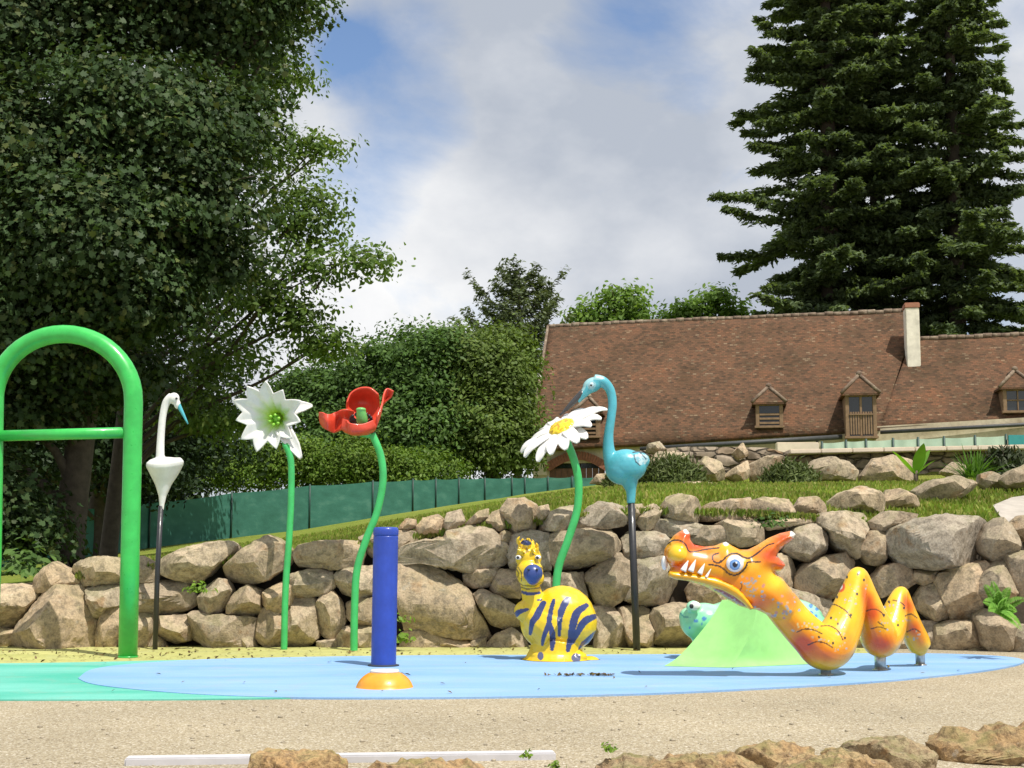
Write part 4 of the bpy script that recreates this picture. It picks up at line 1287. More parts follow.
B(6,[(383,260),(400,230),(460,226),(532,265),(548,300),(480,322),(388,312)], 'small egg shaped boulder on the grass right of the oval pale one', Y=14.0)
B(6,[(518,235),(600,190),(700,170),(792,190),(798,215),(720,257),(650,298),(560,298)], 'large pale kite shaped boulder on the grass below the broad-leaved plant', Y=15.2)
B(6,[(818,200),(823,160),(870,146),(932,170),(938,215),(870,240)], 'rounded boulder on the grass left of the right-edge boulder', Y=16.6)
B(6,[(922,180),(960,145),(1060,105),(1105,140),(1085,207),(960,217)], 'pale sloping boulder on the grass cut by the right edge', Y=16.2)
B(6,[(826,470),(870,388),(920,358),(962,398),(987,460),(972,533),(880,553),(838,510)], 'dark rough boulder right of the huge grey granite one', mat=M_ROCKG)
B(6,[(945,405),(1010,350),(1100,355),(1125,442),(1060,475),(990,433)], 'pale boulder under the grey paving slab at the right edge', Y=12.6)
B(6,[(955,530),(1010,513),(1105,523),(1105,722),(1000,722),(962,640)], 'tall boulder cut by the right edge beside the fern')
B(7,[(778,280),(830,200),(900,148),(962,138),(968,230),(953,332),(880,353),(798,332)], 'rounded boulder directly behind the top of the fern')
B(7,[(628,222),(700,180),(840,148),(855,200),(795,250),(785,300),(828,410),(700,413),(650,340)], 'large smooth boulder under the huge grey granite one, left of the fern')
B(7,[(537,310),(570,260),(630,238),(662,300),(684,400),(600,408),(542,360)], 'oval boulder right of the second dragon hump')
B(7,[(508,220),(530,183),(622,178),(636,215),(560,252)], 'small wedge stone under the huge grey granite boulder')
B(7,[(325,230),(380,168),(450,153),(513,190),(525,240),(470,275),(365,305)], 'grey boulder between the two dragon humps', mat=M_ROCKG)
B(7,[(535,420),(632,418),(624,500),(604,560),(555,560)], 'upright bottom stone right of the dragon tail')
B(7,[(625,440),(700,418),(820,418),(834,500),(845,562),(740,565),(608,562)], 'broad bottom boulder, second right of the dragon tail')
B(7,[(805,400),(850,368),(962,398),(994,470),(990,572),(880,572),(828,520)], 'smooth upright bottom boulder under the fern')
B(7,[(955,470),(1010,438),(1105,438),(1105,582),(985,577)], 'bottom boulder in the right corner below the fern')
B(7,[(738,552),(790,538),(852,556),(852,575),(740,575)], 'tiny stone at the ground left of the smooth boulder under the fern')
B(7,[(215,470),(270,438),(330,440),(345,555),(215,560)], 'bottom stone glimpsed between the first and second dragon humps')
B(7,[(420,480),(480,470),(520,480),(520,560),(420,560)], 'bottom stone glimpsed between the second and third dragon humps')
B(5,[(560,660),(800,640),(975,690),(975,880),(600,880)], 'boulder glimpsed behind the green slide and the dragon neck')
# foot of the upper terrace
TG = 'boulders at the foot of the terrace'
B(6,[(18,150),(60,100),(130,80),(222,100),(262,140),(242,192),(140,182),(58,182)], 'dark grey long boulder of the terrace, above the oval pale one', Y=21.6, mat=M_ROCKG, group=TG)
B(6,[(278,170),(340,90),(430,73),(512,100),(522,192),(400,203),(288,197)], 'broad grey boulder of the terrace, left of the broad-leaved plant', Y=21.8, mat=M_ROCKG, group=TG)
B(6,[(638,150),(700,105),(770,118),(785,167),(700,178)], 'grey boulder of the terrace between the broad-leaved and the spiky plant', Y=21.6, mat=M_ROCKG, group=TG)
B(8,[(355,195),(420,140),(520,143),(565,190),(480,205),(378,255)], 'sloping boulder of the terrace behind the bush right of the blue bird', Y=21.9, group=TG)
B(8,[(578,210),(620,158),(682,178),(703,252),(620,268),(568,240)], 'round boulder of the terrace right of the first dark bush', Y=21.5, group=TG)
B(8,[(498,290),(540,263),(640,268),(702,285),(640,308),(508,308)], 'flat low stone at the grass edge right of the first dark bush', Y=20.6, group=TG)
B(8,[(808,190),(880,158),(952,160),(935,202),(820,263)], 'tilted slab of the terrace above the second dark bush', Y=21.9, group=TG)
B(8,[(848,270),(920,200),(990,175),(1022,250),(1000,283),(868,293)], 'triangular boulder of the terrace behind the second dark bush', Y=21.6, group=TG)
B(8,[(698,240),(740,208),(802,173),(808,242),(760,268)], 'pointed dark stone of the terrace between the two dark bushes', Y=21.7, group=TG)
B(8,[(128,270),(160,233),(210,228),(243,270),(190,278)], 'small stone on the lawn left of the blue bird belly', Y=21.0, group=TG)
B(8,[(376,103),(425,92),(455,128),(432,147),(368,137)], 'pale stone on top of the terrace wall right of the blue bird neck', Y=22.3, group=TG)
B(8,[(735,142),(780,98),(805,150),(762,168)], 'pale peaked stone on top of the terrace wall below the first dormer', Y=22.2, group=TG)
# grey paving slab on the grass
mb = MB()
sl = [P(993,509,14.0), P(1012,500,15.0), P(1045,495,15.6), P(1080,497,15.6), P(1080,520,13.4), P(1004,519,13.3)]
for v in sl: v.z = land(v.x, v.y) + .04
SLAB = [(v.x, v.y) for v in sl]
V = [v + UZ*.0 for v in sl] + [v - UZ*.12 for v in sl]; k = len(sl)
o = obj('paving_slab', V, [tuple(range(k))[::-1], tuple(range(k, 2*k))] + [(i, (i+1)%k, (i+1)%k+k, i+k) for i in range(k)], m_plain('grey_slate', (.40,.36,.31), .8, .25, 5, 0, .01), loc=tuple(sl[5]), smooth=False)
tag(o, 'flat grey stone slab lying on the grass at the right edge', 'slab')
# foreground edge stones
FG = 'edging stones in the foreground'
B(9,[(243,772),(245,760),(252,753),(285,751),(332,750),(342,758),(350,766),(352,800),(243,800)], 'rusty flat edging stone lying across the white kerb', Y=5.55, mat=M_ROCKF, group=FG, T=.16, rough=2.0)
B(9,[(352,774),(380,764),(440,761),(475,766),(500,776),(495,800),(352,800)], 'low edging stone in front of the white kerb, right of the rusty flat one', Y=5.35, mat=M_ROCKF, group=FG, T=.13, rough=2.2)
B(9,[(733,758),(740,748),(780,742),(815,750),(822,765),(800,790),(740,790)], 'knobbly dark edging stone in the middle of the foreground row', Y=5.75, mat=M_ROCKF, group=FG, T=.14, rough=2.2)
B(9,[(838,756),(846,744),(870,739),(908,738),(932,750),(940,766),(925,790),(850,790)], 'orange-brown domed edging stone left of the largest one', Y=5.75, mat=M_ROCKF, group=FG, T=.16, rough=2.0)
B(9,[(925,743),(960,731),(1050,725),(1080,750),(1080,775),(950,772),(930,755)], 'largest mossy edging stone in the bottom right corner', Y=5.95, mat=M_ROCKF, group=FG, T=.2, rough=2.2)
B(9,[(770,772),(800,760),(840,754),(890,764),(905,775),(900,800),(770,800)], 'pale greenish flat edging stone at the bottom edge below the domed one', Y=5.35, mat=M_ROCKF, group=FG, T=.15, rough=2.2)
B(9,[(640,772),(655,761),(690,757),(730,756),(762,766),(770,775),(760,800),(640,800)], 'pale flat edging stone at the bottom edge left of the knobbly one', Y=5.4, mat=M_ROCKF, group=FG, T=.15, rough=2.2)
B(9,[(588,775),(605,762),(625,756),(652,757),(668,766),(660,800),(588,800)], 'small dark edging stone with a weed on it, right of the kerb end', Y=5.5, mat=M_ROCKF, group=FG, T=.12, rough=2.2)
B(9,[(820,753),(827,748),(838,748),(842,754),(838,760),(822,760)], 'tiny dark pebble between two edging stones', Y=5.95, mat=M_ROCKF, group=FG, T=.03, rough=2.2)
# white kerb
a, b = G(124, 766), G(556, 760); a.z = b.z = 0
d = (b-a).normalized(); nrm_ = Vector((-d.y, d.x, 0))
mb = MB(); mb.bbox((a+b)/2 + UZ*.012 + nrm_*.04, (b-a).length, .08, .036, (d, nrm_, UZ), .006)
o = mb.build('kerb', m_plain('white_concrete', (.52,.51,.53), .85, .15, 6), loc=tuple((a+b)/2), smooth=False); tag(o, 'long thin white concrete kerb lying in the gravel', 'kerb')
# ------------------------------------------------------------------ spray figures
PT_GREEN = m_paint('bright_green_paint', (.04,.48,.085))
PT_GREEN2 = m_paint('stem_green_paint', (.05,.48,.13))
PT_BLUE = m_paint('cobalt_paint', (.02,.06,.38), .38)
PT_BLACK = m_paint('black_paint', (.018,.018,.022), .4)
PT_WHITE = m_paint('white_paint', (.78,.77,.74), .35, .1)
PT_RED = m_paint('poppy_red_paint', (.70,.065,.03), .38)
PT_ORANGE = m_paint('orange_paint', (.85,.33,.02), .35)
PT_TEAL = m_paint('turquoise_paint', (.075,.42,.50), .35)
PT_ATTR = m_paint('painted_finish', (1,1,1), .3, .1, 9, .35, attr=True)
M_STEEL = m_plain('brushed_steel', (.5,.49,.46), .35, .2, 30, .9)

# green arch
Ya = 11.55
def AP(px, py):                                   # its plane is turned slightly
    return P(px, py, Ya - (px-64)*.0016)
base = G(128, 654.5)
arch_ = thing('water_arch', 'tall bright green tube arch with a crossbar at the left', 'arch', (G(64,655).x, Ya, 0))
pts = [G(-10.5, 654.5)*1, AP(-8, 560), AP(-6, 430), AP(-5.5, 398)]
pts[0] = Vector((AP(-12, 654).x, AP(-12,654).y, -.02))
arc = []
for k in range(1, 24):
    th = math.pi*(1-k/24)
    arc.append(AP(64 + 69.5*math.cos(th), 400 - 66*math.sin(th)))
pts += arc + [AP(133.5, 402), AP(132.5, 450), AP(130, 560)]
q = AP(128, 654); pts.append(Vector((q.x, q.y, -.02)))
obj('arch_tube', *tube_mesh(pts, M(9.2, Ya), 20), PT_GREEN, arch_)
obj('crossbar', *tube_mesh([AP(-6, 436), AP(132, 432.5)], M(5.6, Ya), 16), PT_GREEN, arch_)
mb = MB()
for px in (-12, 128):
    q = AP(px, 654); mb.add(*lathe([(M(9.6,Ya),0),(M(9.6,Ya),.012)], (q.x, q.y, .004), 24))
mb.build('foot_ring', PT_GREEN, arch_)

# white wading bird on a black pole, seen from behind
def shift(pts, Y): return [P(a, b, Y) for a, b in pts]
Yw = G(155, 649.5).y
w = thing('bird_sprayer', 'small white long-necked bird with a teal beak on a black pole', 'water feature', G(155, 649.5))
obj('pole', *tube_mesh([G(155,650)-UZ*.02, P(157.5,570,Yw), P(161,506,Yw)], M(2.6,Yw), 12), PT_BLACK, w)
prf = [(2.2,510),(2.7,504),(4,496),(8,485),(14,474),(18,467),(18.3,463.5),(15,460),(9,457.5),(3,457)]
V = []; Fc = []
c0 = P(163.5, 510, Yw)
for r, py in prf:
    px = np.interp(py, [457,510],[165.5,161.5])
    c_ = P(px, py, Yw); rr = M(r, Yw)
    for k in range(28):
        th = 2*math.pi*k/28
        sx = 1.02 if py < 480 else 1
        V.append((c_.x + rr*sx*math.cos(th), c_.y + rr*.85*math.sin(th), c_.z + (.012*math.cos(2*th)+.01*math.cos(th) if 458 < py < 472 else 0)))
for i in range(len(prf)-1):
    for k in range(28): Fc.append((i*28+k, i*28+(k+1)%28, (i+1)*28+(k+1)%28, (i+1)*28+k))
Fc += [tuple(range(28))[::-1], tuple(len(V)-28+k for k in range(28))]
neck = tube_mesh(shift([(160.5,470),(160.2,455),(161,435),(163,415),(166.5,402),(172,396)], Yw-.03), [M(r,Yw) for r in (5,4.3,3.8,3.6,4,4.2)], 14, 5)
hd = ell_mesh(P(174,398.5,Yw-.03), (M(5.6,Yw), M(5,Yw), M(6,Yw)))
hd2 = ell_mesh(P(177.2,404,Yw-.03), (M(3.4,Yw), M(3.2,Yw), M(5,Yw)))
Vb, Fb = merged([(V,Fc), neck, hd, hd2], .007, 5)
obj('body', Vb, Fb, PT_WHITE, w)
obj('beak', *tube_mesh(shift([(177,402),(182,412),(188,424)], Yw-.03), [M(2.6,Yw),M(1.8,Yw),M(.7,Yw)], 10, 3), PT_TEAL, w)
for s_ in (-1, 1):
    obj('eye', *ell_mesh(P(176.5,398.5,Yw-.03+s_*M(4.6,Yw)), M(1.2,Yw), None, 2), PT_BLACK, w)

# flower stems
def stem(pts, Y, r, root):
    q = [P(a, b, Y) for a, b in pts]; q[0].z = -.02
    return obj('stem', *tube_mesh(q, M(r, Y), 14, 8), PT_GREEN2, root)
def petal_sheet(cl, wid, nrm, cup=.0, nu=14, nv=8, edge=None):
    """petal surface: centre line, half widths (m), facing nrm, cupped"""
    C = catmull(cl, 6); n = len(C)
    W = np.interp(np.linspace(0, 1, n), np.linspace(0, 1, len(wid)), wid)
    V = []; Fc = []
    nrm = Vector(nrm).normalized()
    for i in range(n):
        t_ = Vector(C[min(i+1,n-1)] - C[max(i-1,0)]).normalized()
        sd = t_.cross(nrm).normalized(); nn = sd.cross(t_).normalized()
        for k in range(nv+1):
            v = 2*k/nv-1
            V.append(Vector(C[i]) + sd*v*W[i] + nn*cup*W[i]*(v*v))
    for i in range(n-1):
        for k in range(nv):
            Fc.append((i*(nv+1)+k, i*(nv+1)+k+1, (i+1)*(nv+1)+k+1, (i+1)*(nv+1)+k))
    return V, Fc
def solid(o, th=.012):
    m = o.modifiers.new('thickness', 'SOLIDIFY'); m.thickness = th; m.offset = 0
    return o

# lily
Yl = G(284, 650).y
lily = thing('flower_sprayer', 'white star shaped lily flower with green throat on a tall green stem', 'water feature', G(284,650), 'giant spray flowers')
stem([(284,650),(285.5,590),(289,540),(291,500),(291,462),(286,445)], Yl, 3.3, lily)
ctr = P(267, 416, Yl-.05)
ax = Vector((-.10, -.93, -.20)).normalized()         # faces the viewer
ex = ax.cross(UZ).normalized()*-1; ez = ex.cross(ax).normalized()
if ex.x < 0: ex = -ex
if ez.z < 0: ez = -ez
V = []; Fc = []; C = []
NT_, NR_ = 132, 16
for i in range(NR_+1):
    u = i/NR_
    for k in range(NT_):
        th = 2*math.pi*k/NT_ + .12
        ph = (k/NT_*11) % 1.0
        tip = 1-abs(2*ph-1)
        rout = M(25.5 + 10*tip**1.15, Yl)*(1 + .07*math.sin(3.0*th+1) + .05*math.sin(5*th))
        rin = M(5, Yl)
        r = rin + (rout-rin)*u
        dep = .13*(1-u)**1.3 - .02*u*tip
        V.append(ctr - ax*dep + (ex*M(7,Yl) - ez*M(4,Yl))*(1-u)**1.2 + (ex*math.cos(th) + ez*math.sin(th))*r + ax*(.02*math.cos(22*math.pi*ph)*u*0))
        gq = min(1, max(0, 1.25-u*2.2))
        C.append([.80*(1-gq)+.46*gq, .80*(1-gq)+.72*gq, .77*(1-gq)+.06*gq])
for i in range(NR_):
    for k in range(NT_): Fc.append((i*NT_+k, i*NT_+(k+1)%NT_, (i+1)*NT_+(k+1)%NT_, (i+1)*NT_+k))
Fc.append(tuple(range(NT_)))
solid(obj('star_petals', V, Fc, PT_ATTR, lily, col=C))
for cl, wd_ in (([(286,415,-.0),(297,408,-.02),(312.5,405.5,.0)], (6,7,5.5,1)), ([(280,428,.02),(290,440,0),(301,458.5,-.02)], (6.5,8,6,1.2))):
    V, Fc = petal_sheet([P(a,b,Yl+.02+c_) for a,b,c_ in cl], [M(x,Yl) for x in wd_], (.1,-1,.25), .35)
    solid(obj('outer_petal', V, Fc, PT_WHITE, lily))
ctr = ctr + ex*M(7,Yl) - ez*M(4,Yl)
mb = MB()
for k in range(6):
    th = k*1.047+.3
    mb.tube([ctr - ax*.2, ctr - ax*.08 + (ex*math.cos(th)+ez*math.sin(th))*.03, ctr - ax*.0 + (ex*math.cos(th)+ez*math.sin(th))*.045], [.012,.011,.013], 8, 3)
mb.ell(ctr - ax*.09, .035, None, 2)
mb.build('stamens', m_paint('lime_paint', (.28,.62,.05)), lily)
V, Fc = tube_mesh([ctr - ax*.16, ctr - ax*.26 - UZ*.03, P(286,447,Yl)], [M(7,Yl), M(5,Yl), M(3.3,Yl)], 16, 4)
obj('calyx', V, Fc, PT_GREEN2, lily)

# poppy
Yp = G(354, 651).y
pop = thing('flower_sprayer', 'red poppy flower with ruffled petals on a curving green stem', 'water feature', G(354,651), 'giant spray flowers')
stem([(354,651),(354.5,610),(357,570),(366,540),(377,512),(383,480),(380.5,455),(372,434)], Yp, 3.7, pop)
def poppy_petal(rows, nm='petal'):
    """rows of (px, py, dY) from rim to rim"""
    g = [catmull([P(a,b,Yp+c_) for a,b,c_ in r], 6) for r in rows]
    n = len(g[0]); cols = [catmull([r[i] for r in g], 6) for i in range(n)]
    m_ = len(cols[0]); V = [tuple(p) for c_ in cols for p in c_]
    Fc = [(i*m_+k, i*m_+k+1, (i+1)*m_+k+1, (i+1)*m_+k) for i in range(n-1) for k in range(m_-1)]
    return solid(obj(nm, V, Fc, PT_RED, pop), .014)
poppy_petal([[(352,421,.04),(347,410,.10),(347,402,.06)],[(355,423,.08),(351,404,.18),(351,393,.08)],[(361,424,.10),(360,402,.24),(360,388,.08)],[(369,425,.10),(371,403,.22),(370,388,.06)],[(376,426,.05),(379,408,.14),(378,394,.05)]])
poppy_petal([[(370,432,.0),(376,427,-.08),(377,416,-.12)],[(373,428,.05),(380,416,.0),(382,404,-.04)],[(376,420,.12),(382,405,.1),(384,394,.06)],[(379,411,.16),(387,397,.14),(387,388.5,.1)],[(384,402,.12),(391,397,.1),(393.5,391,.08)]])
poppy_petal([[(354,411,.02),(352,420,.06),(350,430,-.04)],[(347,409.5,-.05),(345,419,.03),(343,429,-.09)],[(340,410.5,-.02),(338,420,.07),(336.5,432,.02)],[(334,413,.03),(333,422,.0),(333,433,.04)],[(328,414.5,-.04),(327,421,-.06),(327.5,430,-.03)],[(323,412.5,-.02),(322,419,.0),(323,427,.02)],[(319.5,412,.02),(319.5,417.5,.03),(320.5,423,.05)]])
poppy_petal([[(343,419,-.05),(342,428,-.09),(345,432,-.03)],[(347,420,-.13),(347,431,-.14),(350,434,-.05)],[(350,423,-.20),(352,433,-.18),(355,435,-.06)],[(362,424,-.18),(366,431,-.16),(366,434.5,-.04)],[(373,420,-.12),(376,427,-.08),(372,433,.0)]])
obj('seed_pod', *merged([tube_mesh([P(363,428,Yp-.02), P(362,420,Yp-.06), P(361,410,Yp-.1)], [M(4,Yp),M(6,Yp),M(4.4,Yp)], 16, 4), ell_mesh(P(361,409.5,Yp-.1), (M(5.2,Yp),M(5.2,Yp),M(2.2,Yp)))], .008, 3), m_paint('pale_green_paint', (.16,.52,.14)), pop)
mb = MB(); R = random.Random(2)
for k in range(30):
    a = R.uniform(0, 6.28); e = P(361 + 10.5*math.cos(a), 420 + 6.5*math.sin(a), Yp - .03 + .05*math.sin(a))
    mb.tube([P(362,426,Yp), e + Vector((0,0,-.01))], [.006,.008], 6); mb.ell(e, .016, None, 1)
mb.build('stamens', PT_BLACK, pop)
V, Fc = tube_mesh([P(364,431,Yp+.02), P(372,435,Yp)], [M(7,Yp), M(3.9,Yp)], 14, 4); obj('calyx', V, Fc, PT_GREEN2, pop)

# daisy
Yd = G(556, 651.5).y
dai = thing('flower_sprayer', 'white daisy flower with yellow centre tilted on a wavy green stem', 'water feature', G(556,651.5), 'giant spray flowers')
stem([(556,651.5),(555.5,610),(558,570),(568,540),(577,510),(578.5,482),(574,460),(567,442)], Yd, 4.0, dai)
dn = Vector((-.40, -.44, .80)).normalized()
dx = Vector((.89, -.10, .44)); dx = (dx - dn*dx.dot(dn)).normalized(); dy = dn.cross(dx).normalized()
dc = P(562.5, 428.5, Yd-.03)
R = random.Random(9)
lens = [50,47,42,36,34,36,38,36,41,48,52,48,44,42,38,36,36,42]
for k in range(18):
    th = 2*math.pi*(k+.15)/18
    d_ = dx*math.cos(th) + dy*math.sin(th)
    L = M(lens[k], Yd)*R.uniform(.95,1.04); dr = -dn*(.012+.02*R.random())*(1 if k % 2 else .3)
    bend = R.uniform(-.025,.02)
    V, Fc = petal_sheet([dc + d_*M(9,Yd) + dr*.3, dc + d_*L*.45 + dr + dn*.02, dc + d_*L*.8 + dr - dn*bend, dc + d_*L*.98 + dr - dn*(bend+.035)],
                        [M(3.2,Yd), M(5.2,Yd), M(6.6,Yd), M(6.4,Yd), M(4.6,Yd), M(1.4,Yd)], dn, .18)
    solid(obj('petal', V, Fc, PT_WHITE, dai), .014)
V, Fc = ell_mesh((0,0,0), (M(13.8,Yd), M(13.8,Yd), M(5,Yd)), None, 5)
V = np.array([tuple(v) for v in V])
rn = np.array([mnoise.noise(Vector(v)*38) for v in V]); V = V*(1+.10*rn[:,None])
C = np.where((rn < -.22)[:,None], [[.55,.30,.01]], [[.80,.58,.015]])
V = V @ np.array([dx[:], dy[:], dn[:]]) + np.array((dc + dn*.015)[:])
obj('flower_centre', V, Fc, PT_ATTR, dai, col=C)
V, Fc = tube_mesh([dc - dn*.01, dc - dn*.07, P(567,443,Yd)], [M(11,Yd), M(7,Yd), M(4,Yd)], 16, 4); obj('calyx', V, Fc, PT_GREEN2, dai)

# turquoise heron
Yh = G(637, 650.5).y
her = thing('bird_sprayer', 'turquoise heron with a black beak on a black pole behind the dragon', 'water feature', G(637,650.5))
obj('pole', *tube_mesh([G(637,651)-UZ*.02, P(634,575,Yh), P(631,500,Yh)], M(3.6,Yh), 14), PT_BLACK, her)
parts = [ell_mesh(P(626,466,Yh), (M(21,Yh), M(15,Yh), M(17,Yh))), ell_mesh(P(622,469,Yh), (M(17,Yh), M(14,Yh), M(16,Yh))), ell_mesh(P(638,461,Yh), (M(12,Yh), M(9,Yh), M(10,Yh))),
  tube_mesh(shift([(628,472),(630,485),(631,492),(631,503.5)],Yh), [M(r,Yh) for r in (13,7.5,5,4.2)], 18, 4),
  tube_mesh(shift([(613,464),(609,452),(608.5,436),(611,418),(612.5,403),(610,390),(603,382),(594,380)],Yh), [M(r,Yh) for r in (9,6.4,5.0,4.5,4.5,4.8,5.6,6)], 18, 5),
  ell_mesh(P(592.5,385,Yh), (M(10.5,Yh), M(6.5,Yh), M(7.6,Yh)), (Vector((.9,0,.43)),Vector((0,1,0)),Vector((-.43,0,.9)))),
  tube_mesh(shift([(590,387),(584,393.5),(577.5,401.5)],Yh), [M(r,Yh) for r in (6.2,4.4,2.4)], 12, 3)]
V, Fc = merged(parts, .0075, 5)
a, b = to_px(V)
C = np.tile([[.075,.40,.49]], (len(V),1))
C[(seg_dist(a,b,[(581,391),(585,382),(593,377.5),(602,377)]) < 2.6) & (b < 391)] = [.30,.55,.58]
C[(np.hypot((a-591.5)/4.3, (b-385)/4.6) < 1)] = [.28,.55,.62]
wing = in_poly(a, b, [(634,455),(639,453),(646,454.5),(649,458),(645.5,464),(640,465.5),(636,462)])
C[wing] = [.42,.58,.62]
rng = np.random.default_rng(3)
mot = np.array([mnoise.noise(Vector(v)*45) for v in V]); C[wing & (mot > .05)] = [.2,.42,.5]
for ln in ([(633,452.5),(638,451.5),(645,453),(649,456),(650.5,461),(648.5,466)], [(634,455),(636,462),(640,465.5)], [(640.5,453),(646,459)]):
    C[seg_dist(a,b,ln) < .6] = [.02,.05,.07]
obj('body', V, Fc, PT_ATTR, her, col=C)
V, Fc = tube_mesh(shift([(583.5,392.5),(572,403.5),(560,415.5)],Yh), [M(4.0,Yh),M(2.8,Yh),M(.9,Yh)], 12, 4)
obj('beak', V, Fc, m_paint('charcoal_paint', (.045,.045,.048), .4), her)
for s_ in (-1, 1):
    e = obj('eye', *ell_mesh(P(591.5,385,Yh+s_*M(6.2,Yh)), (M(2.6,Yh),M(1.6,Yh),M(2.8,Yh)), None, 3), m_paint('pale_blue_paint', (.45,.62,.68)), her)
    obj('pupil', *ell_mesh(P(591.2,385.2,Yh+s_*M(7.4,Yh)), (M(1.1,Yh),M(.7,Yh),M(1.2,Yh)), None, 2), PT_BLACK, e)

# cobalt post and orange dome
Yb = G(383.5, 668).y
pb = G(383.5, 667.5)
po = thing('water_post', 'thick cobalt blue cylinder post standing on the blue surface', 'water feature', pb)
tp = P(385.5, 527, Yb)
axp = (Vector((tp.x, tp.y, tp.z)) - pb); H = axp.z; rb = M(12.4, Yb)
V, Fc = lathe([(rb,-.02),(rb,.02),(rb,H-.075),(rb*.995,H-.068),(rb*.95,H-.066)], (0,0,0), 48)
V = [(pb.x + v[0] + axp.x*v[2]/H, pb.y + v[1], v[2]) for v in V]
obj('post_tube', V, Fc, PT_BLUE, po)
V, Fc = lathe([(rb*.94,H-.068),(rb*1.0,H-.06),(rb*1.02,H-.05),(rb*1.02,H-.028),(rb*.985,H-.012),(rb*.90,H-.002),(rb*.6,H)], (0,0,0), 48)
V = [(pb.x + v[0] + axp.x*v[2]/H, pb.y + v[1], v[2]) for v in V]
obj('post_cap', V, Fc, PT_BLUE, po)
V, Fc = lathe([(rb*1.25,.012),(rb*1.25,.02),(rb*1.02,.024)], (pb.x, pb.y, 0), 40); obj('foot_plate', V, Fc, m_plain('dark_rubber', (.03,.035,.05), .8), po)
db = G(384.5, 689)
do = thing('water_dome', 'low orange half dome with a white top in front of the blue post', 'water feature', db)
Rb = M(28.5, db.y); Ht = M(17, db.y)
prof = [(Rb*1.0,-.02),(Rb,.010)] + [(Rb*a_, Ht*b_) for a_, b_ in ((.985,.12),(.95,.27),(.90,.43),(.83,.58),(.74,.72),(.64,.84),(.55,.92),(.49,.96),(.40,.97))]
V, Fc = lathe(prof, (db.x, db.y, .0), 48); obj('dome', V, Fc, PT_ORANGE, do)
V, Fc = lathe([(Rb*.50,Ht*.95),(Rb*.50,Ht+.006),(Rb*.46,Ht+.012)], (db.x, db.y, 0), 40); obj('white_cap', V, Fc, PT_WHITE, do)

# zebra
Yz = G(560, 662).y + .12
zb = thing('zebra_figure', 'yellow zebra sculpture with dark blue stripes sitting on the splash pad', 'sculpture', G(556, 662))
parts = [ell_mesh(P(562,618,Yz), (M(33,Yz), M(27,Yz), M(32,Yz))), ell_mesh(P(552,621,Yz), (M(32,Yz), M(25,Yz), M(30,Yz))), ell_mesh(P(570,622,Yz), (M(27,Yz), M(26,Yz), M(28,Yz))),
  tube_mesh(shift([(554,628),(540,619),(530,612)],Yz-.04), [M(r,Yz) for r in (26,20,13.5)], 18, 4),
  ell_mesh(P(528.5,611,Yz-.05), (M(14.5,Yz), M(11,Yz), M(11.5,Yz))),
  tube_mesh(shift([(538,612),(533,598),(530,585),(529.5,575)],Yz-.04), [M(r,Yz) for r in (14,11,9.5,10)], 18, 4),
  ell_mesh(P(529.5,572,Yz-.08), (M(13.6,Yz), M(12,Yz), M(13.8,Yz))), ell_mesh(P(528.5,558,Yz-.04), (M(13,Yz), M(12,Yz), M(12,Yz))),
  ell_mesh(P(531,578,Yz-.10), (M(13.2,Yz), M(12,Yz), M(9,Yz))), ell_mesh(P(527.5,548,Yz-.02), (M(8.5,Yz), M(9,Yz), M(6.5,Yz))),
  tube_mesh([P(558,640,Yz), Vector((G(556,660).x, Yz, .06)), Vector((G(556,660).x, Yz, -.01))], [M(25,Yz), M(27,Yz), M(36,Yz)], 28, 3)]
for px, py in ((541,654),(577,655),(590,660),(530,661)):
    parts.append(ell_mesh(P(px,py+2,Yz-.10 if px in (541,577) else Yz-.03), (M(10,Yz), M(9,Yz), M(6,Yz))))
R = random.Random(5)
for k in range(44):
    mx = R.uniform(518.5,537.5); my = R.uniform(543,556); yy = Yz-.13+R.uniform(0,.14)-.02*(my-548)/8
    hh = R.uniform(4,7.5)
    parts.append(tube_mesh([P(mx,my,yy+.03), P(mx+R.uniform(-1.5,1.5),my-hh*.6,yy), P(mx+R.uniform(-3,3),my-hh,yy-.01)], [M(2.2,Yz),M(1.7,Yz),M(.5,Yz)], 7, 2))
V, Fc = merged(parts, .006, 5)
V[:,2] = np.maximum(V[:,2], .013)
a, b = to_px(V)
YEL = [.80,.53,.012]; NAV = [.035,.05,.16]
C = np.tile([YEL], (len(V),1)).astype(float)
nzv = np.array([mnoise.noise(Vector(v)*22) for v in V])*.5
def zpts(l): return [(505+x/5.49, 530+y/5.49) for x, y in l]
def stripe(l, w0, w1):
    l = zpts(l); q = [tuple(p) for p in catmull([(x,y,0) for x,y in l], 5)]
    n_ = len(q); d = np.full(a.shape, 9.)
    for i in range(n_-1):
        u = i/(n_-1); ww = (w0+(w1-w0)*u)*math.sin(math.pi*(.12+.8*u))**.5
        d = np.minimum(d, seg_dist(a,b,[q[i][:2],q[i+1][:2]])/max(ww,.3))
    C[d + nzv*.35 < 1] = NAV
front = V[:,1] < Yz+.3
stripe([(212,400),(180,460),(150,510),(138,570)], 4.2, 2.2)
stripe([(268,385),(250,450),(238,520),(215,580),(205,630)], 2.8, 2.2); stripe([(245,510),(262,580),(258,655)], 3.2, 2.6)
stripe([(345,380),(318,420),(303,480),(298,580)], 4.6, 1.8)
stripe([(445,415),(400,450),(378,500),(362,590),(345,660)], 4.2, 3.4); stripe([(492,475),(440,500),(405,550),(370,620)], 4.4, 2.4)
stripe([(505,560),(460,600),(425,625),(405,655)], 3.4, 1.0)
stripe([(75,335),(130,350),(190,345)], 1.7, 1.7); stripe([(55,470),(80,450),(125,435)], 3.4, 1.6)
stripe([(180,385),(192,384),(205,383)], 1.2, .8)
face = (b < 596)
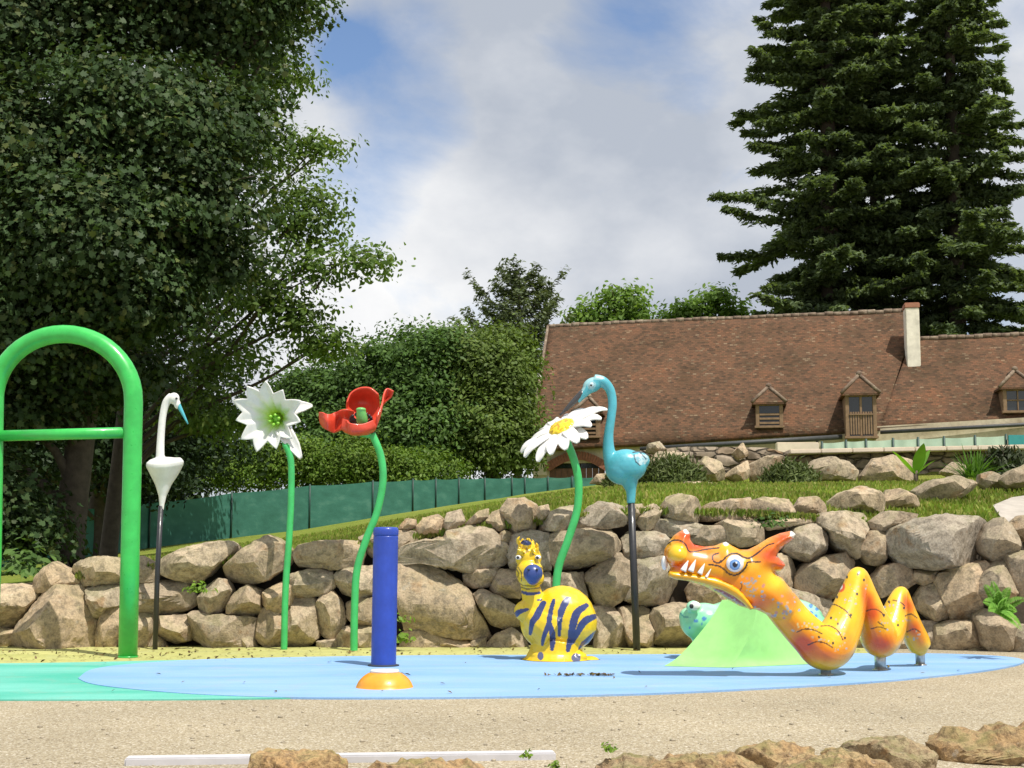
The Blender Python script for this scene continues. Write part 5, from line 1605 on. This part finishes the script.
for l in ([(62,215),(75,235),(70,260)], [(72,205),(92,235),(90,280)], [(60,280),(100,305),(160,308),(205,285)], [(62,305),(120,325),(190,318)], [(205,215),(198,205)], [(100,130),(120,120)], [(150,130),(170,140)]):
    C[seg_dist(a,b,zpts(l)) < .55] = [.20,.13,.02]
C[face & (nzv > .22) & (b < 560)] = [.34,.20,.015]
C[np.hypot((a-(505+115/5.49))/5.2, (b-(530+70/5.49))/2.6) + nzv*.6 < 1] = NAV
for hx, hy, rx, ry in ((390,702,4.8,4.6),(195,692,3.0,4.2)):
    C[(np.hypot((a-(505+hx/5.49))/rx, (b-(530+hy/5.49))/ry) < 1)] = [.09,.10,.18]
obj('body', V, Fc, PT_ATTR, zb, col=C)
mz = P(533, 573.5, Yz-.22)
parts = [ell_mesh(mz, (M(9.6,Yz), .07, M(9.2,Yz))), ell_mesh(P(533,579,Yz-.21), (M(6.5,Yz), .06, M(6,Yz)))]
V, Fc = merged(parts, .006, 4); obj('muzzle', V, Fc, m_paint('navy_paint', (.03,.06,.22), .3), zb)
mb = MB()
for nx_ in (528.5, 537): mb.ell(P(nx_, 569.5, Yz-.283), (M(1.3,Yz), .012, M(1,Yz)), None, 2)
mb.build('nostrils', PT_BLACK, zb)
for ex_, ey_ in ((518.5,557.3),(538.0,557.3)):
    e = obj('eye', *ell_mesh(P(ex_, ey_, Yz-.13), (M(3.0,Yz), M(2.6,Yz), M(2.3,Yz)), None, 3), PT_WHITE, zb)
    obj('pupil', *ell_mesh(P(ex_-.6, ey_+.2, Yz-.13-M(2.6,Yz)), (M(1.5,Yz), M(1.0,Yz), M(1.6,Yz)), None, 2), PT_BLACK, e)

# frog slide
Ys = 11.25
fs = thing('frog_slide', 'light green slide running down the side of a mint frog with blue dots', 'slide', G(740, 664))
parts = [ell_mesh(P(760,632,Ys), (M(70,Ys), M(36,Ys), M(36,Ys))), ell_mesh(P(704,622,Ys-.02), (M(24,Ys), M(22,Ys), M(19,Ys))), ell_mesh(P(775,618,Ys+.05), (M(48,Ys), M(30,Ys), M(22,Ys))),
         ell_mesh(P(690,617,Ys-.02), (M(11,Ys), M(14,Ys), M(10,Ys))), ell_mesh(P(693.5,607,Ys-.12), (M(7.5,Ys), M(6,Ys), M(6.5,Ys))), ell_mesh(P(693.5,607,Ys+.12), (M(7.5,Ys), M(6,Ys), M(6.5,Ys))),
         tube_mesh(shift([(730,640),(705,640),(712,662)],Ys), [M(r,Ys) for r in (20,12,11)], 14, 4)]
V, Fc = merged(parts, .011, 6); V[:,2] = np.maximum(V[:,2], .013)
a, b = to_px(V)
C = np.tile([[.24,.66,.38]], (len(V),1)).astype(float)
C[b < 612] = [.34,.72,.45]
for dx_, dy_, r in ((696,621,2.1),(704,618.5,2.4),(702,624,1.1),(690,628,1.2),(798,598.5,2.4),(803,598.6,1.6),(811,606,2.2),(817,609,2.0),(811,613,2.3),(816,616,1.8),(806,610,1.3),(789,600,1.8),(779,601,1.5),(820,622,1.6)):
    C[np.hypot(a-dx_, b-dy_) < r] = [.07,.24,.52]
C[seg_dist(a,b,[(680,613),(684,617),(690,618)]) < .6] = [.04,.25,.25]
obj('frog_body', V, Fc, PT_ATTR, fs, col=C)
for s_ in (-1, 1):
    e = obj('eye', *ell_mesh(P(695,606,Ys-.02+s_*.17), (M(5.6,Ys), M(3.2,Ys), M(4.4,Ys)), None, 3), PT_WHITE, fs)
    obj('pupil', *ell_mesh(P(691.5,606.3,Ys-.02+s_*(.17+M(2.6,Ys))), (M(2.2,Ys), M(1.2,Ys), M(2.4,Ys)), None, 2), PT_BLACK, e)
def ground_row(px, py): q = G(px, py); q.z = .014; return q
Lr = [P(722,600,10.90), P(712,617,10.82), P(694,640,10.72), P(678,657,10.62), ground_row(664,668)]
Cr = [P(757,606,10.60), P(754,622,10.52), P(747,641,10.46), P(738,657,10.42), ground_row(728,669.5)]
Rr = [P(792,604,11.05), P(801,622,10.98), P(812,641,10.90), P(822,656,10.83), ground_row(832,665)]
Bl = [P(722,600,11.1)]*5; Br = [P(792,604,11.1)]*5
rows = []
for i in range(5):
    l, c_, r = Lr[i], Cr[i], Rr[i]
    rows.append([Vector((l.x+.25, 11.4, l.z))] + [l.lerp(c_, u) - Vector((0,0,.05*math.sin(math.pi*u)*(i/4.)*(1-i/4.)*4)) for u in (0,.25,.5,.75,1)] + [c_.lerp(r, u) - Vector((0,0,.05*math.sin(math.pi*u)*(i/4.)*(1-i/4.)*4)) for u in (.25,.5,.75,1)] + [Vector((r.x-.25, 11.4, r.z))])
colsx = [catmull([rows[i][k] for i in range(5)], 8) for k in range(len(rows[0]))]
m_ = len(colsx[0]); nc_ = len(colsx)
V = [tuple(p) for c_ in colsx for p in c_]
Fc = [(i*m_+k, i*m_+k+1, (i+1)*m_+k+1, (i+1)*m_+k) for i in range(nc_-1) for k in range(m_-1)]
Fc.append(tuple(i*m_ for i in range(nc_)))
so = obj('slide_chute', V, Fc, m_paint('light_green_paint', (.29,.64,.19), .35, .08), fs)
sh = so.data.attributes.new('sharp_edge', 'BOOLEAN', 'EDGE')
for e in so.data.edges:
    k0, k1 = e.vertices[0]//m_, e.vertices[1]//m_
    if (k0 == k1 and k0 in (1, 5, 9)) or (e.vertices[0] % m_ == 0 and e.vertices[1] % m_ == 0): sh.data[e.index].value = True

# dragon
Yg = 9.62
dr = thing('dragon_figure', 'orange and yellow sea dragon sculpture rearing in three humps on steel posts', 'sculpture', G(826, 677))
def Yat(px): return float(np.interp(px, [660,800,826,880,921], [9.52,9.66,9.74,10.10,10.52]))
head = [(664,550),(667.7,543),(674,535),(680,531),(686,528.5),(690,533),(690.5,540),(694,544.5),(705,546.5),(715,545.5),(721,543),(726,541.5),(732,545.5),(740,549.5),(748,549.5),(758,544.5),(768,538),(780,533),(791.5,530.5),(796,534),(793.5,539),(785,545),(779,551),(777,556),(783.5,562),(785,566),(781,571),(774,571.5),(783,579),(790,590),(795,600),(797,612),(790,622),(778,622),(765,614),(757,610),(750,609),(740,606.5),(723,597),(705,586.5),(690,581.5),(676,579),(668.5,576),(668,571.5),(671,567),(668,563),(664,558)]
parts = [inflate(head, Yg, .15, 2.6, R=22)]
parts.append(ell_mesh(P(677,555,Yg-.05), (M(11,Yg), .12, M(11.5,Yg))))
parts.append(ell_mesh(P(737,566,Yg), (M(22,Yg), .165, M(16,Yg))))
parts.append(ell_mesh(P(686,560,Yg), (M(18,Yg), .13, M(14,Yg))))
# body: deep V shaped bends
path = [(768,588,17),(782,606,17.5),(797,624,18),(811,638,19.5),(822,647,22),(832,645,22),(841,630,19.5),(848,612,17),(854,592,13.5),(857,577,9.5),(861,578,8.5),(866,596,11.5),(871,615,15),(877,632,18),(881,640,17.5),(888,633,16),(893,620,14),(897,604,10.5),(900.5,594,7.5),(903,596,6.8),(907,612,9),(912,628,11),(917,640,12),(920,646,11)]
pp = [P(x,y,Yat(x)) for x,y,r in path]
prr = [M(r, Yat(x)) for x,y,r in path]
parts.append(tube_mesh(pp, prr, 24, 5))
for x, y, r, yy in ((826,660,9,9.74),(880,650,8,10.1),(920.5,649,7,10.52)):
    parts.append(ell_mesh(P(x,y,yy), (M(r,yy), M(r,yy), M(r*.95,yy))))
V, Fc = merged(parts, .0058, 5)
a, b = to_px(V)
nz1 = np.array([mnoise.noise(Vector(v)*9) for v in V]); nz2_ = np.array([mnoise.noise(Vector(v)*30) for v in V])
Yc = np.array([.83,.50,.012]); Oc = np.array([.80,.24,.008]); Rc = np.array([.66,.085,.008])
def mixc_(w0): 
    w0 = np.clip(w0, 0, 1)[:, None]; return Yc*(1-np.clip(w0*2,0,1)) + Oc*np.clip(w0*2,0,1)*(1-np.clip(w0*2-1,0,1)) + Rc*np.clip(w0*2-1,0,1)
isb = (a > 795) | ((b > 612) & (a > 765))
w = np.zeros(len(V))
def spot(cx, cy, rx, ry, amt):
    global w
    w += amt*np.exp(-((a-cx)/rx)**2-((b-cy)/ry)**2)
# airbrushed orange
spot(680,566,14,6,1.0); spot(686,535,12,8,.95); spot(700,546,16,5,.7); spot(664,556,5,12,.6)
spot(785,537,12,8,.95); spot(774,553,12,14,.7); spot(782,566,8,7,.8); spot(745,549,12,5,.35)
spot(700,560,14,8,.25); spot(724,566,10,6,.25); spot(755,606,14,9,.75); spot(735,590,22,7,.35); spot(775,598,16,9,.45)
spot(712,556,18,8,.5); spot(762,556,16,9,.55); spot(745,580,20,10,.4); spot(792,602,10,14,.4); spot(718,580,16,6,.4); spot(690,548,10,8,.5)
spot(790,625,20,9,.4); spot(806,642,17,9,.85); spot(824,655,18,9,.75); spot(800,650,10,14,.5)
spot(846,640,7,20,.35); spot(872,612,8,9,.95); spot(869,600,5,8,.8); spot(884,643,12,10,.95); spot(872,635,10,20,.5)
spot(909,606,6,8,.85); spot(914,628,8,8,.95); spot(921,640,7,8,.5); spot(864,590,4,10,.6); spot(905,600,3,8,.5)
w = np.where(np.hypot(a-678, b-552) < 9, w*.25, w)
w += nz1*.16
C = mixc_(w)
# speckles
rs = random.Random(8)
def dots(region, n_, cols, r0, r1):
    for k in range(n_):
        cx, cy = region(rs); C[np.hypot(a-cx, b-cy) < rs.uniform(r0, r1)] = rs.choice(cols)
GREY = [[.42,.34,.30],[.34,.37,.42],[.58,.38,.2],[.30,.36,.42],[.6,.26,.18]]
dots(lambda r: (r.gauss(753,6), r.gauss(589,7)), 46, GREY, .8, 1.5)
dots(lambda r: (r.gauss(784,7), r.gauss(607,6)), 22, GREY, 1.0, 1.7)
dots(lambda r: (r.uniform(792,818), r.uniform(622,632)), 18, [[.70,.50,.20],[.5,.42,.34]], .7, 1.3)
for cx, cy in ((822,640),(843,632),(846,615),(851,600),(886,625),(858,588),(893,606),(838,644),(903,618),(915,636)):
    dots(lambda r: (r.gauss(cx,5), r.gauss(cy,3)), 8, [[.52,.42,.28],[.62,.36,.18],[.42,.42,.42]], .6, 1.2)
for cx, cy in ((847,577),(864,580),(837,597),(857,594),(831,618),(851,615),(819,637),(845,638),(833,643),(889,602),(904,608),(898,625),(884,615),(838,624),(858,574)):
    C[np.hypot((a-cx)/1.1, (b-cy)/1.5) < 1] = [.03,.025,.02]
C[np.hypot(a-840, b-587) < 5.2] = [.72,.12,.02]; C[np.hypot(a-839.5, b-586.5) < 3.2] = [.78,.76,.72]
DK = [.045,.02,.012]
for ln in ([(797,632),(805,629),(814,630),(822,634)], [(808,645),(816,642),(825,643),(833,648)], [(821,626),(830,626),(838,631),(843,640)], [(827,604),(836,605),(846,611),(851,618)],
           [(866,611),(874,609),(881,612),(884,617)], [(871,629),(879,627),(886,629)], [(878,622),(884,626)], [(893,600),(900,602),(905,606)], [(905,616),(911,614),(917,618)], [(907,632),(914,629),(920,632)]):
    q = [tuple(p[:2]) for p in catmull([(x,y,0) for x,y in ln], 5)]
    C[seg_dist(a,b,q) < .55] = DK
def z9(l): return [(660+x/7.31, 515+y/7.31) for x, y in l]
for ln, ww in ((z9([(445,335),(425,352),(398,342),(383,318),(390,292),(425,280)]), .85), (z9([(425,352),(455,335),(490,300),(530,283),(570,285),(610,308),(650,316),(690,295),(731,265)]), .95),
           ([(760,551),(768,545),(774,543.5)], .7), (z9([(352,360),(425,372),(470,398),(505,430),(555,438),(600,412),(632,372),(645,345),(735,342)]), .85),
           (z9([(50,215),(90,188),(140,186),(185,212),(210,262),(250,268),(330,252),(430,240)]), .75), (z9([(400,555),(480,550),(555,552)]), .5), (z9([(580,560),(600,520),(590,500)]), .4)):
    q = [tuple(p[:2]) for p in catmull([(x,y,0) for x,y in ln], 5)]
    C[seg_dist(a,b,q) < ww] = DK
for cx, cy, r in ((794,533.8,4.2),(687,530,4.0),(726,543,3.0)): C[np.hypot(a-cx, b-cy) < r] = [.80,.76,.70]
mouth = in_poly(a, b, [(712,588),(722,590),(735,594),(744,600),(750,608),(742,606),(728,599)])
C[mouth] = [.36,.12,.09]
dots(lambda r: (r.uniform(722,742), r.uniform(592,604)), 14, [[.6,.3,.35],[.5,.3,.45]], .5, .9)
obj('body', V, Fc, PT_ATTR, dr, col=C)
# lower lip, nose shield, teeth, eyes
lip = [(668,571),(676,571.5),(690,573.5),(706,575.5),(718,578),(730,583),(738,588),(744,594),(749,601),(754,609),(750,610),(743,603),(735,597),(722,590),(706,584.5),(690,581),(676,579.5),(669,577)]
V, Fc = inflate(lip, Yg-.115, .045, 1.6)
obj('lower_lip', V, Fc, m_paint('amber_paint', (.82,.40,.01), .3), dr)
V2, F2 = inflate([(727,585),(735,588),(743,591),(750,597),(755,606),(753,609),(747,602),(738,595),(728,590)], Yg-.15, .03, 1.6)
for cx, cy, hh, ww in ((684,569,8.5,3.2),(691.5,569.5,10,3.2),(700.5,572,8.5,2.8),(707,575.5,7,1.6)):
    tip = P(cx+4.2, cy-hh, Yg-.145); bs = P(cx-1, cy+2, Yg-.15)
    obj('tooth', *tube_mesh([bs, bs.lerp(tip,.5), tip], [M(ww,Yg), M(ww*.65,Yg), .002], 10, 3), PT_WHITE, dr)
obj('fang', *ell_mesh(P(664.5,563,Yg-.03), (M(3.2,Yg), M(5,Yg), M(7,Yg)), None, 3), PT_WHITE, dr)
IRIS = [.10,.25,.62]
for s_ in (-1, 1):
    V, Fc = ell_mesh((0,0,0), (M(8.6,Yg), M(4.2,Yg), M(8.4,Yg)), None, 5)
    V = np.array(V); c_ = np.tile([[.80,.80,.80]], (len(V),1)).astype(float)
    rr_ = np.hypot(V[:,0]/M(1,Yg)+.6, V[:,2]/M(1,Yg)+1.2)
    c_[rr_ < 5.2] = IRIS; c_[rr_ < 4.4] = [.18,.36,.70]; c_[rr_ < 2.6] = [.01,.015,.04]
    c_[np.hypot(V[:,0]/M(1,Yg)-.6, V[:,2]/M(1,Yg)-.8) < .9] = [.85,.85,.85]
    V = V + np.array(P(735,563.5,Yg + s_*.165))
    obj('eye', V, Fc, PT_ATTR, dr, col=c_)
# steel posts
for (x, y0, y1, r) in ((826,664,678,5.2),(880.5,656,673,5.6),(920.5,650,668,4.6)):
    g_ = G(x, y1-1.2); t_ = P(x, y0, g_.y)
    mbp = MB(); mbp.tube([Vector((g_.x, g_.y, 0)), Vector((g_.x, g_.y, t_.z+.05))], M(r, g_.y), 20)
    mbp.add(*lathe([(M(r*1.35,g_.y), .012), (M(r*1.35,g_.y), .018)], (g_.x, g_.y, 0), 24))
    mbp.build('steel_post', M_STEEL, dr)
# ------------------------------------------------------------------ plants and small things
M_LAV = m_leaf('lavender_leaf', [(.07,.10,.03),(.095,.125,.04),(.12,.145,.055)], .25)
M_CANNA = m_leaf('canna_leaf', [(.14,.30,.03),(.18,.36,.04)], .4, .35)
M_WEED = m_leaf('weed_leaf', [(.12,.22,.025),(.17,.28,.035),(.2,.27,.05)], .35)
M_FERN = m_leaf('fern_leaf', [(.10,.24,.025),(.14,.30,.035),(.18,.34,.05)], .35)
def bush(label, px, py, rx, ry, Y, n, mat, group, ls=.16, seed=1, spiky=True, name='bush', cat='bush'):
    R = np.random.default_rng(seed)
    c = P(px, py, Y); gz = land(c.x, c.y); mx, mz = M(rx,Y), M(ry,Y)
    root = thing(name, label, cat, (c.x, c.y, gz), group)
    b = np.array([c.x, c.y, min(gz, c.z-mz)])
    d = R.normal(size=(n,3)); d[:,2] = np.abs(d[:,2]); d /= np.linalg.norm(d, axis=1, keepdims=True)
    r = (.45+.55*R.random((n,1))**.5)*(1+.15*R.normal(size=(n,1)))
    pt = b + d*r*np.array([mx, mx*.7, 2*mz])
    ax = d + np.array([0,0,.6]) + R.normal(size=(n,3))*.25
    leaf_obj('foliage', pt, d + R.normal(size=(n,3))*.8, ls*(.6+.8*R.random(n)), 'long', mat, root, axis=ax)
    mb = MB()
    for k in range(14):
        e = Vector(pt[k]); mb.tube([Vector(b), Vector(b).lerp(e,.5)+Vector((0,0,.05)), e], [.012,.009,.004], 5, 2)
    mb.build('stem', M_BARK2, root)
bush('grey-green low spreading bush on the terrace, right of the blue bird', 672, 475, 32, 15, 20.9, 15000, M_LAV, 'low terrace bushes', .085, 1)
bush('grey-green rounded bush on the terrace, below the first dormer', 790, 478, 27, 13, 20.7, 12000, M_LAV, 'low terrace bushes', .085, 2)
bush('dark sparse bush on the terrace at the right edge', 1006, 460, 26, 14, 21.2, 3400, m_leaf('heather_leaf', [(.035,.05,.022),(.05,.065,.03),(.06,.07,.035)], .15), 'low terrace bushes', .15, 3)
bush('tiny dark bush at the foot of the blue bird body, left of the low bush', 614, 481, 10, 8, 20.8, 700, M_LAV, 'low terrace bushes', .12, 4)
# broad-leaved plant and spiky plant
def blade(mb, base, dirv, L, W, bend, fold=.2, n=9):
    d = Vector(dirv).normalized(); sd = d.cross(UZ).normalized() if abs(d.z) < .98 else Vector((1,0,0))
    V = []; 
    for i in range(n+1):
        u = i/n
        p = Vector(base) + d*L*u + Vector((d.x, d.y, 0))*bend*u*u - UZ*bend*.6*u*u*u
        w_ = W*math.sin(math.pi*min(.06+u*.94,1))**.8*(1-.25*u)
        V += [p - sd*w_ + UZ*fold*w_, p, p + sd*w_ + UZ*fold*w_]
    Fc = []
    for i in range(n):
        a = i*3; Fc += [(a,a+3,a+4,a+1),(a+1,a+4,a+5,a+2)]
    mb.add(V, Fc)
c = P(916, 480, 20.6); c.z = land(c.x, c.y)
cn = thing('broad_leaved_plant', 'bright green plant with broad paddle leaves standing in front of the terrace', 'plant', tuple(c))
for px, py, W, dy in ((896,452,.07,-.1),(922,447,.12,-.15),(927,452,.10,.1),(905,462,.06,.1),(930,462,.06,-.1)):
    e = P(px, py, 20.6+dy); mb = MB(); blade(mb, c+UZ*.12, e-(c+UZ*.12), (e-c).length*.95, W, .04); mb.build('leaf', M_CANNA, cn)
obj('stalk', *tube_mesh([c-UZ*.03, c+UZ*.2], [.04,.03], 8), M_BARK2, cn)
c = P(972, 474, 20.9); c.z = land(c.x, c.y)
sp_ = thing('spiky_plant', 'fountain of thin arching green blades on the terrace, left of the dark bush', 'plant', tuple(c))
mb = MB(); R = random.Random(6)
for k in range(110):
    a = R.uniform(0, 6.28); el = R.uniform(.5, 1.5)
    blade(mb, c + Vector((R.gauss(0,.06), R.gauss(0,.06), 0)), (math.cos(a)*math.cos(el), math.sin(a)*math.cos(el), math.sin(el)), R.uniform(.35,.62), .012, R.uniform(.05,.22), .3, 6)
mb.build('blades', m_leaf('sedge_leaf', [(.08,.17,.025),(.12,.23,.04)], .3), sp_)
# fern on the right boulders
c = P(1000, 612, 11.25)
fn = thing('fern', 'bright green fern growing out between boulders at the right edge', 'fern', tuple(c))
def frond(px, py, dy, nm='frond'):
    e = P(px, py, 11.25+dy); d = e-c; n = 28; pt = []; ax = []; sz = []
    for i in range(n):
        u = (i+1)/n
        p = c + d*u + UZ*.10*math.sin(math.pi*u*.9)*d.length*1.2
        s_ = Vector((d.z, 0, -d.x)).normalized() + Vector((0,.15,0))
        for k in (-1, 1):
            ln = .034*math.sin(math.pi*(.15+.85*u))**.8+.006
            pt.append(p + s_*k*ln*.5); ax.append(s_*k + d.normalized()*.5); sz.append(ln*1.15)
    leaf_obj(nm, [tuple(x) for x in pt], [(RNG.normal()*.15, -1+RNG.normal()*.15, .5) for _ in pt], np.array(sz)*1.15, 'long', M_FERN, fn, axis=[tuple(x) for x in ax])
for px, py, dy in ((984,586,-.1),(992,582,-.05),(983,603,-.2),(1010,588,0),(1017,612,-.2),(1022,632,-.25),(998,592,-.15),(1014,622,-.3),(988,612,-.25),(1006,600,-.3),(1026,600,0)):
    frond(px, py, dy)
# weeds in joints and at the kerb
def weed(label, px, py, Y, r, n, ls, seed, mat=None, gz=None):
    R = np.random.default_rng(seed); c = P(px, py, Y)
    if gz is not None: c.z = gz
    root = thing('weed', label, 'weed', tuple(c), 'small weeds')
    d = R.normal(size=(n,3))*np.array([1,.7,.8]); d[:,2] = np.abs(d[:,2])
    pt = np.array(c) + d*M(r,Y)*.7
    leaf_obj('leaves', pt, d*.4 + np.array([0,-.4,.7]) + R.normal(size=(n,3))*.4, ls*(.6+.8*R.random(n)), 'oval', mat or M_WEED, root)
    mb = MB()
    for k in range(5): mb.tube([c, Vector(pt[k])], [.004,.002], 5)
    mb.build('stalk', m_paint('weed_stalk', (.12,.2,.04)), root)
weed('tall yellow-green weed growing just right of the blue post', 401, 642, 12.15, 9, 60, .05, 1)
weed('yellow-green weed higher up in the joint right of the blue post', 400, 622, 12.2, 8, 40, .045, 2)
weed('little grass tuft in the joint under the tilted slab, right of the white bird', 197, 592, 12.3, 8, 60, .05, 3)
weed('dark green weed growing at the base of the netting, left of the gable shaped boulder', 20, 575, 13.3, 26, 160, .09, 4, L_BUSH)
weed('green weed in the joints above the dragon horn', 772, 527, 12.5, 12, 80, .05, 5, L_BUSH)
weed('seedling left of the dark edging stone with a weed', 526, 757, 5.6, 5, 22, .022, 6)
weed('seedling on top of the small dark edging stone', 612, 751, 5.5, 7, 34, .02, 7)
weed('small seedling in the gravel right of the small dark edging stone', 672, 752, 5.75, 5, 20, .018, 8, gz=.0)
weed('seedling at the right end of the white kerb', 556, 758, 5.7, 6, 26, .022, 9, gz=.0)
weed('little weed at the foot of the wall just left of the green slide', 700, 655, 12.1, 5, 20, .03, 10)

# leaf litter on the yellow surface and in the drain line (nobody could count it)
R = np.random.default_rng(12)
pt = []; 
for k in range(1500):
    px = R.uniform(-40, 860); py = 645 + 21*R.random()
    lim = np.interp(px, [0,200,500,860], [664,661,656,655])
    if py > lim-.3: continue
    if R.random() < np.interp(px, [-40,300,860], [0,.35,.75]): continue
    q = G(px, py); pt.append((q.x, q.y, .012))
for k in range(80):
    q = G(R.uniform(545, 613), 677.5 + R.normal()*.35); pt.append((q.x, q.y, .020))
for k in range(26):
    q = G(R.uniform(100, 960), R.uniform(662, 696)); pt.append((q.x, q.y, .020))
pt = np.array(pt)
o = leaf_obj('leaf_litter', pt, np.array([0,0,1.0]) + R.normal(size=(len(pt),3))*.35, .018+.03*R.random(len(pt)), 'oval', m_leaf('dry_leaf', [(.08,.05,.02),(.14,.09,.03),(.05,.035,.02),(.2,.15,.04)], .1), None)
tag(o, 'scattered dry leaves and twigs on the play surface', 'leaf litter', kind='stuff')

# loose pebbles and grit on the resin gravel
M_PEB = m_plain('pebble', (.36,.31,.23), .9, .4, 40)
Vp = []; Fp = []; S1, F1 = ico(1)
for k in range(420):
    py = R.uniform(697, 767); q = G(R.uniform(-20, 1044), py)
    if py < np.interp(q.x/q.y*F+512, [0,512,760,1024], [703,701,693,672]): continue
    r = .004 + .009*R.random()**3
    n0 = len(Vp); Vp += [tuple(v) for v in S1*np.array([r*R.uniform(.8,1.5), r*R.uniform(.8,1.5), r*.6]) + np.array([q.x, q.y, r*.3])]
    Fp += [tuple(i+n0 for i in f) for f in F1]
tag(obj('pebbles', Vp, Fp, M_PEB), 'loose grit and tiny pebbles on the gravel in the foreground', 'pebbles', kind='stuff')

# grass blades along the edge of the lawn
pt = []; 
for k in range(46000):
    px = R.uniform(80, 1060); Y = 12.75 + 9.5*R.random()**1.8
    x = (px-512)/F*Y; pt.append((x, Y, 0))
pt = np.array(pt); pt = pt[~in_poly(pt[:,0], pt[:,1], SLAB)]
z = np.array([land(p[0], p[1]) for p in pt]); pt[:,2] = z + .02
ax = np.array([0,0,1.0]) + R.normal(size=(len(pt),3))*.4
nr = R.normal(size=(len(pt),3))*np.array([1,1,.2])
o = leaf_obj('grass', pt, nr, .05+.06*R.random(len(pt)), 'long', m_leaf('grass_blade', [(.13,.22,.026),(.19,.265,.04),(.24,.27,.055),(.31,.28,.10)], .3), None, axis=ax)
tag(o, 'short green grass growing on the lawn behind the boulders', 'grass', kind='stuff')
